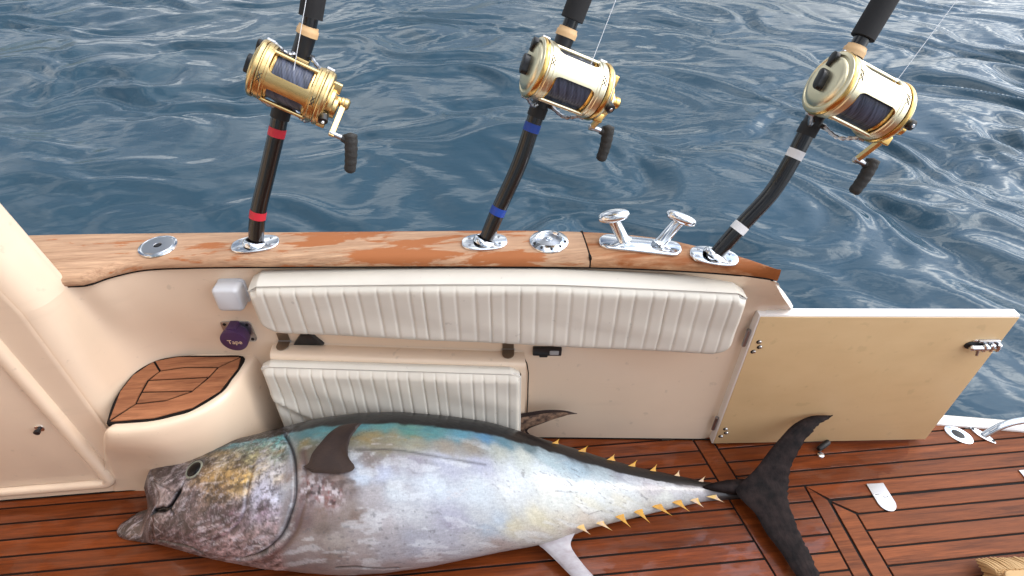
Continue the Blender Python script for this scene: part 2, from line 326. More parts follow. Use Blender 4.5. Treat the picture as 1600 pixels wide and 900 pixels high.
# ======================= SEA
def build_sea():
    def axis(a,b,step,far):
        c=list(np.arange(a,b,step)); s=step; x=b; 
        while x<far: c.append(x); s*=1.22; x+=s
        s=step; x=a-step; l=[]
        while x>-far: l.append(x); s*=1.22; x-=s
        return np.array(sorted(l)+c)
    xs=axis(-9,11,.023,4000); ys=axis(.9,12.5,.023,4000)
    X,Y=np.meshgrid(xs,ys,indexing='ij')
    dx=np.gradient(xs)[:,None]; dy=np.gradient(ys)[None,:]; st=np.maximum(np.broadcast_to(dx,X.shape),np.broadcast_to(dy,X.shape))
    r=np.random.default_rng(11)
    wx=np.zeros_like(X); wy=np.zeros_like(X)
    for k in range(9):
        a=r.uniform(0,2*np.pi); lam=r.uniform(.7,2.4); ph=r.uniform(0,6.3); q=2*np.pi/lam*(X*np.cos(a)+Y*np.sin(a))+ph
        wx+=.055*lam*np.sin(q); wy+=.055*lam*np.cos(q*1.1+1)
    Xw,Yw=X+wx,Y+wy
    def comp(n,a0,spread,l0,l1,slope,seed,Xw=Xw,Yw=Yw):
        r=np.random.default_rng(seed); h=np.zeros_like(X)
        for k in range(n):
            lam=l0*(l1/l0)**((k+r.uniform())/n); a=a0+r.normal()*spread; q=2*np.pi/lam
            s=np.sin(q*(Xw*np.cos(a)+Yw*np.sin(a))+r.uniform(0,6.3))
            amp=slope/q/np.sqrt(n)*1.41*np.clip((lam/st-3)/4,0,1)
            h+=amp*s
        return h
    patch=.35+1.3*vnoise(np.stack([X*.35,Y*.55,X*0],-1),3)**1.6*1.6   # breezier and calmer areas
    hl=comp(34,np.pi/2,.34,.25,.95,.115,3)+comp(12,np.pi/2-.15,.35,.8,3.0,.075,4)
    hl+=comp(12,np.pi/2,.7,.2,.34,.030,9)
    kr=np.arctan2(.42,.9)
    hr=comp(30,kr,.22,.27,.8,.14,5)+comp(10,kr+.2,.35,.7,2.2,.08,6)+comp(8,np.pi/2,.5,.2,.6,.05,8)
    t=np.clip((X-.28*Y-.1)/2.6,0,1); t=t*t*(3-2*t)
    h=(hl*(1-t)+hr*t)*patch
    Z=-.42+h
    V=np.stack([X,Y,Z],-1).reshape(-1,3).astype(np.float32)
    nu,nv=X.shape; i=np.arange((nu-1)*(nv-1)); a=i//(nv-1); b=i%(nv-1)
    F=np.stack([a*nv+b,(a+1)*nv+b,(a+1)*nv+b+1,a*nv+b+1],1).astype(np.int32)
    me=bpy.data.meshes.new('sea'); me.vertices.add(len(V)); me.vertices.foreach_set('co',V.ravel())
    me.loops.add(F.size); me.loops.foreach_set('vertex_index',F.ravel()); me.polygons.add(len(F))
    me.polygons.foreach_set('loop_start',np.arange(0,F.size,4,dtype=np.int32)); me.polygons.foreach_set('use_smooth',np.ones(len(F),bool)); me.update(calc_edges=True)
    m=bpy.data.materials.new('sea_water'); m.use_nodes=True; t=m.node_tree; bs=t.nodes['Principled BSDF']; l=t.links.new
    bs.inputs['Base Color'].default_value=(.028,.060,.086,1); bs.inputs['Roughness'].default_value=.035; bs.inputs['IOR'].default_value=1.34
    bs.inputs['Specular Tint'].default_value=(1,1,1,1)
    g=t.nodes.new('ShaderNodeNewGeometry'); bm1=None
    prev=None
    for sc,dist in (((1.3,2.6,1),.022),((4.5,9,1),.004),((12,22,1),.0014)):
        mp=t.nodes.new('ShaderNodeMapping'); mp.inputs['Scale'].default_value=sc; l(g.outputs['Position'],mp.inputs['Vector'])
        n=t.nodes.new('ShaderNodeTexNoise'); n.inputs['Scale'].default_value=1; n.inputs['Detail'].default_value=2.5; n.inputs['Distortion'].default_value=.8; l(mp.outputs[0],n.inputs['Vector'])
        b=t.nodes.new('ShaderNodeBump'); b.inputs['Strength'].default_value=.55; b.inputs['Distance'].default_value=dist; l(n.outputs['Fac'],b.inputs['Height'])
        if prev: l(prev.outputs[0],b.inputs['Normal'])
        prev=b
    l(prev.outputs[0],bs.inputs['Normal'])
    me.materials.append(m); o=bpy.data.objects.new('sea',me); link(o); o['kind']='structure'; return o
build_sea()
mb=MB(); rq=random.Random(4)     # a few bubbles drifting along the hull
for k in range(26):
    x=rq.uniform(-.25,.12); y=1.86+rq.uniform(-.10,.12); r_=rq.choice([.004,.005,.007,.009])
    mb.add(*lathe([(-.004,r_),(r_*.5,r_*.86),(r_*.9,r_*.4),(r_,.0003)],8,basis((x,y,-.405),(1,0,0),(0,1,0),(0,0,1))))
mat('foam',(235,238,240),.3); mb.out('foam_bubbles','foam',kind='stuff')

# ======================= DECK (structure, each plank its own piece)
def wallY(x): return 1.157-.107*x
deck=obj('deck',*prism([(-3.2,1.3),(.72,1.12),(1.53,1.092),(2.6,.885),(2.6,-1.6),(-3.2,-1.6)],-.05,-.0035),'caulk',smooth=False); deck['kind']='structure'
ANG=math.tan(.169)
def slant(y,dx): return .779+dx+(.633-y)*.169      # slanted covering board
def plank(poly,m='teak_deck'):
    poly=clip(poly,.107,1,1.157+.01) if max(p[0] for p in poly)<1.0 else clip(poly,.2,1,1.40-.018)
    poly=[p for i,p in enumerate(poly) if (Vector(p)-Vector(poly[i-1])).length>1e-4]
    if len(poly)<3: return
    return obj('plank',*prism(poly,-.02,0,.0009),m,deck,smooth=False)
G=.0030
lines=[.988+.0508*k for k in (3,2,1)]+[.988,.937,.886,.834,.783,.732,.681,.630]
y=.630
while y>-1.5: y-=.0508; lines.append(y)
for i in range(len(lines)-1):
    y1,y0=lines[i]-G,lines[i+1]+G
    plank([(-3.1,y0),(slant(y0,-G),y0),(slant(y1,-G),y1),(-3.1,y1)])
    if y0>.88:
        plank([(slant(y0,.062+G) ,y0),(2.55,y0),(2.55,y1),(slant(y1,.062+G),y1)])
    else:
        plank([(slant(y0,.062+G),y0),(.988-G,y0),(.988-G,y1),(slant(y1,.062+G),y1)])
    if y1<.79: plank([(1.097+G,y0),(2.55,y0),(2.55,y1),(1.097+G,y1)])
# covering board, hatch surround and hatch frame with mitred corners
for a,b in ((1.2,.40),(.40,-.4),(-.4,-1.5)): plank([(slant(b+.001,G),b+.001),(slant(b+.001,.062-G),b+.001),(slant(a,.062-G),a),(slant(a,G),a)])
plank([(.988+G,-1.5),(1.037-G,-1.5),(1.037-G,.834-.001),(.988+G,.882)])
plank([(.992,.886-G),(2.55,.886-G),(2.55,.834+G),(1.043,.834+G)])
plank([(1.043,-1.5),(1.097-G,-1.5),(1.097-G,.783-.001),(1.043,.822)])
plank([(1.046,.834-.006),(2.55,.834-.006),(2.55,.783+G),(1.104,.783+G)])

# ======================= BOAT SIDE (one moulding: liner, cabin corner, hull, teak capping)
side=thing('cockpit_wall','cream gelcoat side of the boat with a weathered teak gunwale and a corner locker','wall',(-.2,1.2,0))
def liner_curve(z):
    t=min(max((z-.38)/.34,0),1); t=t*t*(3-2*t)
    lo=[(-3,1.065),(-1.6,1.065),(-1.06,1.065),(-1.025,1.069),(-.998,1.085),(-.982,1.11),(-.97,1.15),(-.945,1.20),(-.90,1.236),(-.82,1.251),(-.74,1.243),(-.64,1.228),(-.5,1.212)]
    hi=[(-3,1.065),(-1.6,1.065),(-1.06,1.065),(-1.025,1.067),(-.995,1.077),(-.975,1.098),(-.963,1.13),(-.953,1.160),(-.908,1.170),(-.86,1.193),(-.78,1.214),(-.66,1.222),(-.5,1.211)]
    c=[np.array(a)*(1-t)+np.array(b)*t for a,b in zip(lo,hi)]
    return catmull(c,6)
def tipx(z): k=max(.722-z,0); return .735+min(1.0*k**1.12,.165)
def endY(x,z): return wallY(x)-max(0,x-.5)*.25*min(1,max(0,(z-.55)/.16))+max(0,x-.742)*.55*min(1,max(0,(.60-z)/.05))
zs=[-.01,.1,.2,.3,.38,.45,.52,.6,.66,.70,.722]
rows=[]
for z in zs:
    c=liner_curve(z); tip=tipx(z)
    tail=[(x,endY(x,z)) for x in np.linspace(-.44,tip,40)]
    rows.append([(p[0],p[1],z) for p in c]+[(p[0],p[1],z) for p in tail])
v,f=grid(rows); nb=43   # columns that carry on up as the cabin corner (to the y=1.16 edge)
mb=MB().add(v,f); 
up=[]
base=[p for p in rows[-1][:nb]]
for z in (.722,.8,.9,1.0,1.2,1.5):
    k=(z-.722); ring=[(p[0]-.16*k*min(max((p[0]+1.3)/.3,0),1),p[1],z) for p in base]
    e=ring[-1]; ring+= [(e[0]-.004,e[1]+.008,z),(e[0]-.014,e[1]+.016,z),(e[0]-.04,e[1]+.022,z),(-1.6,1.22,z),(-3,1.24,z)]
    up.append(ring)
v,f=grid(up); mb.add(v,f); mb.out('liner','gelcoat',side,angle=70)
# hull outside
OUT=[(-3.2,1.36),(-1.6,1.365),(-1.133,1.353),(-.715,1.325),(-.215,1.284),(.1,1.258),(.286,1.235),(.405,1.211),(.505,1.18),(.563,1.150),(.664,1.092),(.732,1.022)]
oc=catmull(OUT,5); rows=[]
for z in (.7225,.66,.6,.5,.4,.2,0,-.2,-.5,-.8):
    k=.722-z; ext=tipx(z)-.735; yo=endY(tipx(z),z)+.03*min(1,(.7226-z)/.08)-1.010 if z<.72 else 0
    row=[]
    for p in oc:
        w=min(max((p[0]+.3)/1.03,0),1)
        row.append((p[0]+(ext+.009)*w*w,p[1]-.012+yo*w**2+(.03*min(k,.4))*(1-w)-(0.12*max(0,-z-.2)),z))
    rows.append(row)
v,f=grid(rows); obj('hull_side',v,f,'gelcoat_edge',side,angle=70)
# rounded aft end joining liner and hull
zt=[.722,.70,.66,.6,.5,.4,.2,0,-.01]
rowsE=[]
for z in zt:
    tip=tipx(z); a=Vector((tip,endY(tip,z),z)); b=Vector((tip+.012*min(1,(.7221-z)/.05),endY(tip,z)+.03*min(1,(.7221-z)/.08),z))
    rowsE.append([a,a.lerp(b,.5)+Vector((.004,-.002,0)),b])
v,f=grid(rowsE); obj('aft_edge',v,f,'gelcoat_edge',side,angle=70)
# lower topsides aft of the liner, under the deck edge
edge=[(.75,1.17),(1.2,1.13),(1.553,1.088),(1.85,1.027),(2.2,.957),(2.6,.88)]
rows=[[(x,y+.012,z) for x,y in edge] for z in (.008,-.1,-.5,-.8)]
v,f=grid(rows); obj('topsides',v,f,'gelcoat_edge',side)
mb=MB()
rows=[]
for z,dy in ((-.004,-.030),(.006,-.029),(.010,-.024),(.010,.006),(.006,.012),(-.01,.013)): rows.append([(x,y+dy,z) for x,y in edge])
v,f=grid(rows); obj('toe_strip',v,f,'white_paint',side)
# dark bedding line at the foot of the liner
fz=[(p[0],p[1]-.0008,.003) for p in liner_curve(0)]+[(x,wallY(x)-.0008,.003) for x in np.linspace(-.4,.9,12)]
obj('sealant_line',*tube(fz,.0028,6),'caulk',side)
# teak capping
INN=[(-1.2,1.17),(-1.0,1.152),(-.955,1.158),(-.912,1.159),(-.868,1.186),(-.80,1.207),(-.70,1.206),(-.561,1.196),(-.211,1.165),(.05,1.14),(.299,1.113),(.454,1.090),(.60,1.062),(.70,1.036),(.742,1.016)]
ic=resamp(catmull(INN,6),420); ocr=resamp(catmull([p for p in OUT if p[0]>=-1.6] ,6),420)
def cap(x0,x1,name,m):
    ax=np.linspace(x0,x1,70); rows=[]
    iy=np.interp(ax,ic[:,0],ic[:,1]); oy=np.interp(ax,ocr[:,0],ocr[:,1])
    prof=[(0,0,.7235),(0,-.004,.728),(0,-.004,.737),(0,-.0015,.745),(0,.004,.751),(0,.012,.7545),(.35,0,.756),(.65,0,.756),(1,-.012,.7545),(1,-.004,.751),(1,.0,.744),(1,0,.731),(1,-.006,.7235)]
    for x,a,b in zip(ax,iy,oy):
        w=max(b-a,.004); k=min(1,w/.05); rows.append([(x,a+(b-a)*t+d*k,z) for t,d,z in prof])
    v,f=grid(rows,closev=True); n=len(prof); f.append(tuple(range(n))); f.append(tuple(range((len(ax)-1)*n,len(ax)*n)))
    return obj(name,v,f,m,side,angle=50)
cap(-1.15,.2975,'gunwale_capping','teak_cap'); cap(.3015,.741,'gunwale_capping','teak_cap_aft')
jx=.2995; a=np.interp(jx,ic[:,0],ic[:,1]); b=np.interp(jx,ocr[:,0],ocr[:,1])
obj('seam_joint',*prism([(jx-.003,a-.001),(jx+.003,a-.001),(jx+.003,b-.003),(jx-.003,b-.003)],.7245,.7545),'caulk',side)
bed=[(p[0],p[1]+.001,.7222) for p in ic[40:] if p[0]<.735]
obj('sealant_line',*tube(bed,.003,6),'caulk',side)
# corner step moulding with its teak pad
top=[(-1.20,1.10),(-1.13,1.066),(-1.07,1.056),(-1.02,1.030),(-.985,1.003),(-.95,.985),(-.90,.980),(-.83,.984),(-.75,1.008),(-.69,1.05),(-.655,1.105),(-.636,1.17),(-.628,1.25),(-.70,1.30),(-.9,1.30),(-1.0,1.2)]
tc_=catmull(top+[top[0]],4)[:-1]; cen=np.array([-.83,1.16]); rows=[]
def spread(p,z):
    k=max(0,1-z/.36); w=min(max((-.80-p[0])/.15,0),1); w=w*w*(3-2*w); x=p[0]-.13*k*w; y=p[1]+(1.0635-p[1])*min(1,k*1.0)*w*(1 if p[1]<1.0635 else 0); return x,y
for z,s,dy in ((.38,.80,0),(.38,.905,0),(.3788,.925,0),(.3755,.945,0),(.368,.965,0),(.354,.984,0),(.330,.998,0),(.30,1.004,0),(.25,1.0,.012),(.12,.995,.035),(0,.99,.055),(-.01,.99,.055)):
    rows.append([(*spread((cen[0]+(p[0]-cen[0])*s,cen[1]+(p[1]-cen[1])*s+dy*min(max((1.2-p[1])/.15,0),1)),z),z-(min((max(-.955-p[0],0)**1.3)*3.2,z*.9) if z>.1 else 0)) for p in tc_])
v,f=grid(rows,closev=True); n=len(tc_); f.append(tuple(range(n))); obj('corner_step',v,f,'gelcoat',side,angle=75)
LEAF=dict(a=[(-0.951,1.019),(-0.964,1.119),(-0.953,1.178),(-0.914,1.228),(-0.882,1.186),(-0.903,1.154),(-0.904,1.111),(-0.903,1.071)],
b=[(-0.914,1.228),(-0.851,1.240),(-0.668,1.222),(-0.723,1.185),(-0.82,1.194),(-0.882,1.186)],
c=[(-0.668,1.222),(-0.665,1.179),(-0.692,1.095),(-0.749,1.042),(-0.838,1.017),(-0.95,1.016),(-0.902,1.071),(-0.828,1.075),(-0.769,1.1),(-0.739,1.146),(-0.723,1.185)],
d=[(-0.882,1.186),(-0.82,1.194),(-0.723,1.185),(-0.739,1.149),(-0.901,1.153)],e=[(-0.901,1.153),(-0.739,1.149),(-0.767,1.102),(-0.903,1.111)],g=[(-0.903,1.111),(-0.767,1.102),(-0.828,1.075),(-0.903,1.071)])
def inset_poly(poly,d):
    v,_=prism(poly,0,1,d); n=len(poly); return [(q[0],q[1]) for q in v[-n:]]
LO=[(-.954,1.014),(-.966,1.08),(-.965,1.13),(-.955,1.18),(-.938,1.210),(-.915,1.231),(-.85,1.243),(-.75,1.236),(-.665,1.225),(-.662,1.18),(-.674,1.14),(-.689,1.094),(-.747,1.039),(-.79,1.024),(-.838,1.0135),(-.90,1.012)]
obj('step_bedding',*prism([tuple(q) for q in catmull(LO+[LO[0]],4)[:-1]],.37,.3825),'caulk',side,smooth=False)
for k,p in LEAF.items():
    obj('step_plank',*prism(inset_poly(p,.0026),.375,.3862,.001),'teak_step',side,smooth=False)
# corner locker: raised surround and door
FY=1.065
def bar(path,w,h,name,m,parent,y0=FY):
    """half-round moulding along a path in the x,z plane, proud towards -y"""
    path=np.array(path,float); rows=[]
    for i,p in enumerate(path):
        t=path[min(i+1,len(path)-1)]-path[max(i-1,0)]; t/=np.linalg.norm(t); n=np.array([-t[1],t[0]])
        rows.append([(p[0]+n[0]*w*c,y0-h*s,p[1]+n[1]*w*c) for c,s in ((-.5,-.1),(-.5,.55),(-.42,.85),(-.25,1),(.1,1),(.32,.85),(.44,.55),(.5,-.1))])
    v,f=grid(rows,closev=True); n=8; f.append(tuple(range(n))); f.append(tuple(range((len(rows)-1)*n,len(rows)*n)))
    return obj(name,v,f,m,parent)
pth=[(-1.118,1.4),(-1.112,.64),(-1.103,.39),(-1.094,.12)]+[(-1.094-.03+.03*math.cos(a),.115-.03+ -.0+.03*math.sin(a)-.0) for a in [R(-k) for k in range(0,91,15)]]+[(-1.6,.058),(-2.9,.058)]
bar([(p[0],max(p[1],.058)) for p in pth],.034,.020,'locker_surround','gelcoat',side)
dl=obj('locker_door',*[*prism([(-2.7,.078),(-1.128,.078),(-1.118,.086),(-1.115,.14),(-1.124,.39),(-1.132,.64),(-1.14,1.35),(-2.7,1.35)],0,.008,.004,M=basis((0,FY,0),(1,0,0),(0,0,1),(0,-1,0)))],'gelcoat',side)
Mk=basis((-1.163,FY-.008,.333),(1,0,0),(0,0,1),(0,-1,0))
mb=MB().add(*lathe([(0,.012),(.002,.012),(.003,.010),(.004,.0)],20,Mk)); dl2=mb.out('lock_plate','chrome',dl); 
obj('lock_knob',*lathe([(0,.005),(.010,.005),(.011,.008),(.017,.008),(.018,.006),(.018,0)],16,Mk),'black_plastic',dl)
# panel seam in the liner beside the fold-down seat
sm=[(.143,wallY(.143)-.0005,.385),(.152,wallY(.15)-.0005,.36),(.157,wallY(.155)-.0005,.32),(.157,wallY(.155)-.0005,.2),(.154,wallY(.155)-.0005,.02)]
obj('panel_seam',*tube(sm,.0016,6),'caulk',side)

# ======================= helpers on the slanted side wall
WN=Vector((-.107,-1,0)).normalized(); WX=Vector((1,-.107,0)).normalized()
def wp(x,o,z): return Vector((x,wallY(x)-o,z))
def wallM(x,o,z): return basis(wp(x,o,z),WX,(0,0,1),WN)      # local x along wall, y up, z out
def cushion(name,label,x0,x1,zt,zb,o0,o1,nrib,corner,ztopfn,group=None,wrinkle=False,cat='cushion'):
    """ribbed vinyl cushion: flat padded face with sewn channels, piping, plain top strip"""
    t=thing(name,label,cat,wp((x0+x1)/2,o0,zb((x0+x1)/2)),group)
    nu,nv=nrib*14,24; P=np.zeros((nu+1,nv+1,3)); L=x1-x0
    rc=corner
    for i in range(nu+1):
        u=i/nu; x=x0+L*u; zt_,zb_=zt(x),zb(x)
        ins=0; dl_=min(x-x0,x1-x)
        if dl_<rc: ins=rc-math.sqrt(max(rc*rc-(rc-dl_)**2,0))
        b_=zb_+ins; tt=zt_-min(ins,.022)*.6 if dl_<.02 else zt_
        ph=u*nrib+(.10*math.sin(u*37)+.06*math.sin(u*91))*math.sin(math.pi*u); fr=ph-math.floor(ph); rib=1-abs(2*fr-1)**8
        for j in range(nv+1):
            w=j/nv; z=b_+(tt-b_)*w
            e=min(w,1-w)*(zt_-zb_); ed=min(1,e/.014); ed=math.sqrt(max(1-(1-ed)**2,0)); eu=min(1,dl_/.014); eu=math.sqrt(max(1-(1-eu)**2,0))
            d=o1-.014+.014*ed*eu+.0042*rib*min(1,e/.02)
            if wrinkle:
                q=(x-x0)*.9+(z-(zb_+.12)); d+= .007*math.exp(-((q-.10)/.014)**2)*max(0,1-(x-x0)/.16)-.012*math.exp(-((q-.075)/.018)**2)*max(0,1-(x-x0)/.18)
                d+=.0022*math.sin(x*31+z*25)*math.exp(-((z-zt_+.08)/.05)**2)
            d+=.0012*math.sin(x*17+3*math.sin(z*22))
            P[i,j]=wp(x,d,z)
    v,f=grid(P); obj('ribbed_face',v,f,'vinyl',t,angle=85)
    # top strip, a plain band from wall to front edge
    rows=[]
    for i in range(nu+1):
        x=x0+L*i/nu; z=zt(x); dl_=min(x-x0,x1-x); dr=max(0,.025-dl_)*.6
        wv=.0005*math.sin(x*23)
        rows.append([wp(x,o1-.014,z-dr),wp(x,o1-.008,z+.004-dr),wp(x,o1-.018,z+.007-dr+wv),wp(x,(o0+o1)/2,z+.008-dr+wv),wp(x,o0+.008,z+.006-dr),wp(x,o0,z+.002-dr),wp(x,o0,z-.02-dr)])
    v,f=grid(rows); obj('top_strip',v,f,'vinyl',t,angle=85)
    # sides and underside
    for (xx,s) in ((x0,-1),(x1,1)):
        rows=[]
        for j in range(nv+1):
            w=j/nv; p=P[0 if s<0 else nu,j]; z=p[2]; rows.append([p,wp(xx+s*.004,(o0+o1)/2,z),wp(xx,o0,z)])
        v,f=grid(rows); obj('side_strip',v,f,'vinyl',t,angle=85)
    rows=[[P[i,0],wp(P[i,0][0],(o0+o1)/2,P[i,0][2]-.004),wp(P[i,0][0],o0,P[i,0][2])] for i in range(nu+1)]
    v,f=grid(rows); obj('bottom_strip',v,f,'vinyl',t,angle=85)
    # piping round the face
    ring=[Vector(P[i,nv])+WN*.001 for i in range(0,nu+1,2)]+[Vector(P[nu,j]) for j in range(nv-1,0,-1)]+[Vector(P[i,0]) for i in range(nu,-1,-2)]+[Vector(P[0,j]) for j in range(1,nv)]
    ring.append(ring[0]); obj('piping',*tube(ring,.0032,8),'piping_vinyl',t)
    return t
lin=lambda xa,za,xb,zb: (lambda x: za+(zb-za)*(x-xa)/(xb-xa))
cushion('backrest_cushion','long white ribbed vinyl backrest cushion along the wall under the teak gunwale',-.545,.676,lambda x:.698+.014*math.sin(math.pi*(x+.545)/1.4)-(.016*max(0,(x-.2)/.48)),lin(-.53,.547,.68,.478),.004,.080,31,.055,None,group=None)
cushion('seat_cushion','shorter white ribbed vinyl cushion with a creased lower corner behind the fish',-.585,.124,lin(-.585,.424,.124,.401),lambda x:.085,.052,.092,21,.02,None,wrinkle=True)
# fold-down seat ledge behind the lower cushion
lg=thing('folding_seat','cream fold down seat panel hinged to the wall behind the lower cushion','seat',wp(-.2,.03,.05))
rows=[]
for o,z in ((.001,.0),(.003,-.004),(.012,0),(.03,.001),(.046,0),(.053,-.004),(.056,-.012),(.056,-.05),(.05,-.36)):
    rows.append([wp(x,o,(.442-.028*(x+.56)/.7)+z) for x in np.linspace(-.562,.142,24)])
mb=MB(); v,f=grid(rows); mb.add(v,f)
for e in (0,23): 
    mb.add([rows[k][e] for k in range(9)]+[wp(-.562 if e==0 else .142,.001,.08)],[tuple(range(10))])
mb.out('seat_panel','gelcoat',lg,angle=50)
def hinge_small(x,z):
    t=obj('hinge',*prism([(-.016,.004),(.016,.004),(.016,.032),(-.016,.032)],.0008,.003,.0008,M=wallM(x,0,z)),'bronze',lg,smooth=False)
    Mh=basis(wp(x,.003,z+.001),WX,WN,(0,0,1))
    obj('seat_leaf',*prism([(-.017,0),(.017,0),(.017,.018)]+[(.017*math.cos(a),.018+.018*math.sin(a)) for a in [R(k) for k in range(15,180,15)]]+[(-.017,.018)],.0015,.0035,.0008,M=Mh),'bronze',t,smooth=False)
    a=wp(x-.018,.003,z+.002); b=wp(x+.018,.003,z+.002); obj('pin',*tube([a,b],.0032,10),'steel',t)
    for dx in (-.008,.008): obj('screw',*lathe([(0,.003),(.0012,.0028),(.0016,0)],10,wallM(x+dx,-.003,z+.02)),'steel',t)
    return t
hinge_small(-.530,.443)
hinge_small(.098,.418)
t=obj('support_bracket',*prism([(-.043,-.002),(.043,-.002),(.016,.038),(-.014,.038)],0,.012,.003,M=wallM(-.462,.0,.440)),'black_plastic'); tag(t,'black tapered bracket on the wall between backrest and lower seat','bracket')
lt=thing('push_latch','small black plastic latch on the wall under the backrest cushion','latch',wp(.208,0,.415))
obj('latch_body',*prism(rrect(.082,.028,.004),0,.012,.002,M=wallM(.208,0,.418)),'black_plastic',lt)
obj('latch_tongue',*prism(rrect(.024,.014,.003,cx=-.01,cy=-.016),0,.010,.002,M=wallM(.208,0,.418)),'black_rubber',lt)
obj('latch_window',*prism(rrect(.026,.016,.003,cx=.02,cy=.0),.012,.014,.0008,M=wallM(.208,0,.418)),'grey_paint',lt)
# switch box and deck-wash socket
sb=thing('switch_box','pale grey rounded plastic box on the wall left of the backrest','box',wp(-.612,0,.60))
obj('box_body',*prism(rrect(.068,.074,.012),0,.048,.009,M=wallM(-.615,0,.633)),'grey_plastic',sb,angle=60)
obj('lid_rim',*prism(rrect(.072,.078,.013),.0,.008,.002,M=wallM(-.613,0,.633)),'grey_plastic',sb)
sk=thing('wall_socket','purple capped round socket on a steel plate above the teak step','socket',wp(-.645,0,.44))
obj('plate',*prism(rrect(.084,.076,.010),0,.004,.001,M=wallM(-.648,0,.482)),'steel',sk)
for sx in (-1,1):
    for sy in (-1,1): obj('screw',*lathe([(0,.005),(.002,.0045),(.003,0)],10,wallM(-.648+sx*.031,.004,.482+sy*.028)),'black_plastic',sk)
cp=obj('cap',*lathe([(0,.028),(.008,.030),(.010,.035),(.034,.037),(.038,.036),(.040,.030),(.041,0)],32,wallM(-.648,.003,.482)),'purple_plastic',sk)
obj('cap_hinge',*prism(rrect(.026,.022,.004,cy=.034),.0,.03,.003,M=wallM(-.648,.003,.478)),'purple_plastic',sk)
tx=bpy.data.curves.new('lettering','FONT'); tx.body='Tape'; tx.size=.020; tx.extrude=.0006; tx.align_x='CENTER'; tx.align_y='CENTER'
to=bpy.data.objects.new('lettering',tx); link(to); to.matrix_world=wallM(-.648,.0445,.481)
dg=bpy.context.evaluated_depsgraph_get(); me=bpy.data.meshes.new_from_object(to.evaluated_get(dg)); mw=to.matrix_world.copy(); bpy.data.objects.remove(to)
obj('lettering',[mw@v.co for v in me.vertices],[tuple(p.vertices) for p in me.polygons],'gold_print',sk,smooth=False)
# ======================= unseen rest of the cockpit; cabin and roof overhang added to shade the left side
cab=thing('shade_cabin','unseen cream cabin bulkhead and roof overhang added to shade the left of the cockpit','cabin',(-2.2,0,0))
obj('bulkhead',*prism([(-2.30,-1.6),(-2.2,-1.6),(-2.2,1.062),(-2.30,1.062)],-.01,2.30,.01),'gelcoat',cab,smooth=False)
obj('roof',*prism(rrect(1.2,3.2,.2,6,cx=-2.3,cy=-.45),2.36,2.28,.02),'gelcoat_edge',cab)  # out of view, put in to block skylight from above
obj('cabin_door',*prism([(-.35,.05),(.35,.05),(.35,1.95),(-.35,1.95)],0,.02,.004,M=basis((-2.2,-.3,0),(0,1,0),(0,0,1),(1,0,0))),'door_tan',cab,smooth=False)
opp=thing('cockpit_wall','cream cockpit side with teak capping on the other side of the deck','wall',(0,-1.65,0))
obj('liner',*prism([(-2.2,-1.72),(2.55,-1.60),(2.55,-1.50),(-2.2,-1.62)],-.01,.722,.004),'gelcoat',opp,smooth=False)
obj('gunwale_capping',*prism([(-2.2,-1.76),(2.55,-1.64),(2.55,-1.48),(-2.2,-1.60)],.7235,.756,.006),'teak_cap',opp,smooth=False)
# ======================= GUNWALE FITTINGS
CT=.756
def flatM(x,y,z,a=0):
    c,s=math.cos(a),math.sin(a); return basis((x,y,z),(c,s,0),(-s,c,0),(0,0,1))
def screw(parent,M,r=.004,m='steel'): obj('screw',*lathe([(0,r),(.0012,r*.9),(.0014,0)],12,M),m,parent)
# round deck plate
t=thing('deck_filler_plate','flat round steel filler plate, leftmost fitting on the teak gunwale','filler plate',(-.773,1.258,CT))
obj('rim',*lathe([(0,.046),(.003,.045),(.0045,.041),(.0035,.039),(.0035,.0)],40,flatM(-.773,1.258,CT)),'chrome',t)
obj('lid',*lathe([(.0032,.037),(.005,.036),(.0055,.034),(.005,.010),(.0035,.009),(.0035,.0)],40,flatM(-.773,1.258,CT)),'steel',t)
obj('key_hole',*lathe([(.003,.0075),(.0056,.0072),(.0056,0)],16,flatM(-.773,1.258,CT)),'black_rubber',t)
# recessed ring socket
t=thing('recessed_socket','round chrome recessed socket with slots between the middle rod and the cleat','socket',(.207,1.187,CT))
M=flatM(.207,1.187,CT)
obj('flange',*lathe([(0,.050),(.003,.049),(.006,.044),(.010,.036),(.011,.033),(.009,.031),(.001,.029)],44,M,cap=False),'chrome',t)
obj('bowl',*lathe([(.001,.0295),(.0025,.022),(.006,.014),(.006,.0)],36,M),'steel',t)
obj('stem',*lathe([(.005,.010),(.010,.009),(.0105,.005),(.008,.004),(.008,0)],20,M),'chrome',t)
for k in range(5):
    a=R(200+35*k); c=(.207+.040*math.cos(a),1.187+.040*math.sin(a)); obj('slot',*prism(rrect(.010,.006,.0025),.0075,.0092,.0004,M=flatM(c[0],c[1],CT,a)),'black_rubber',t)
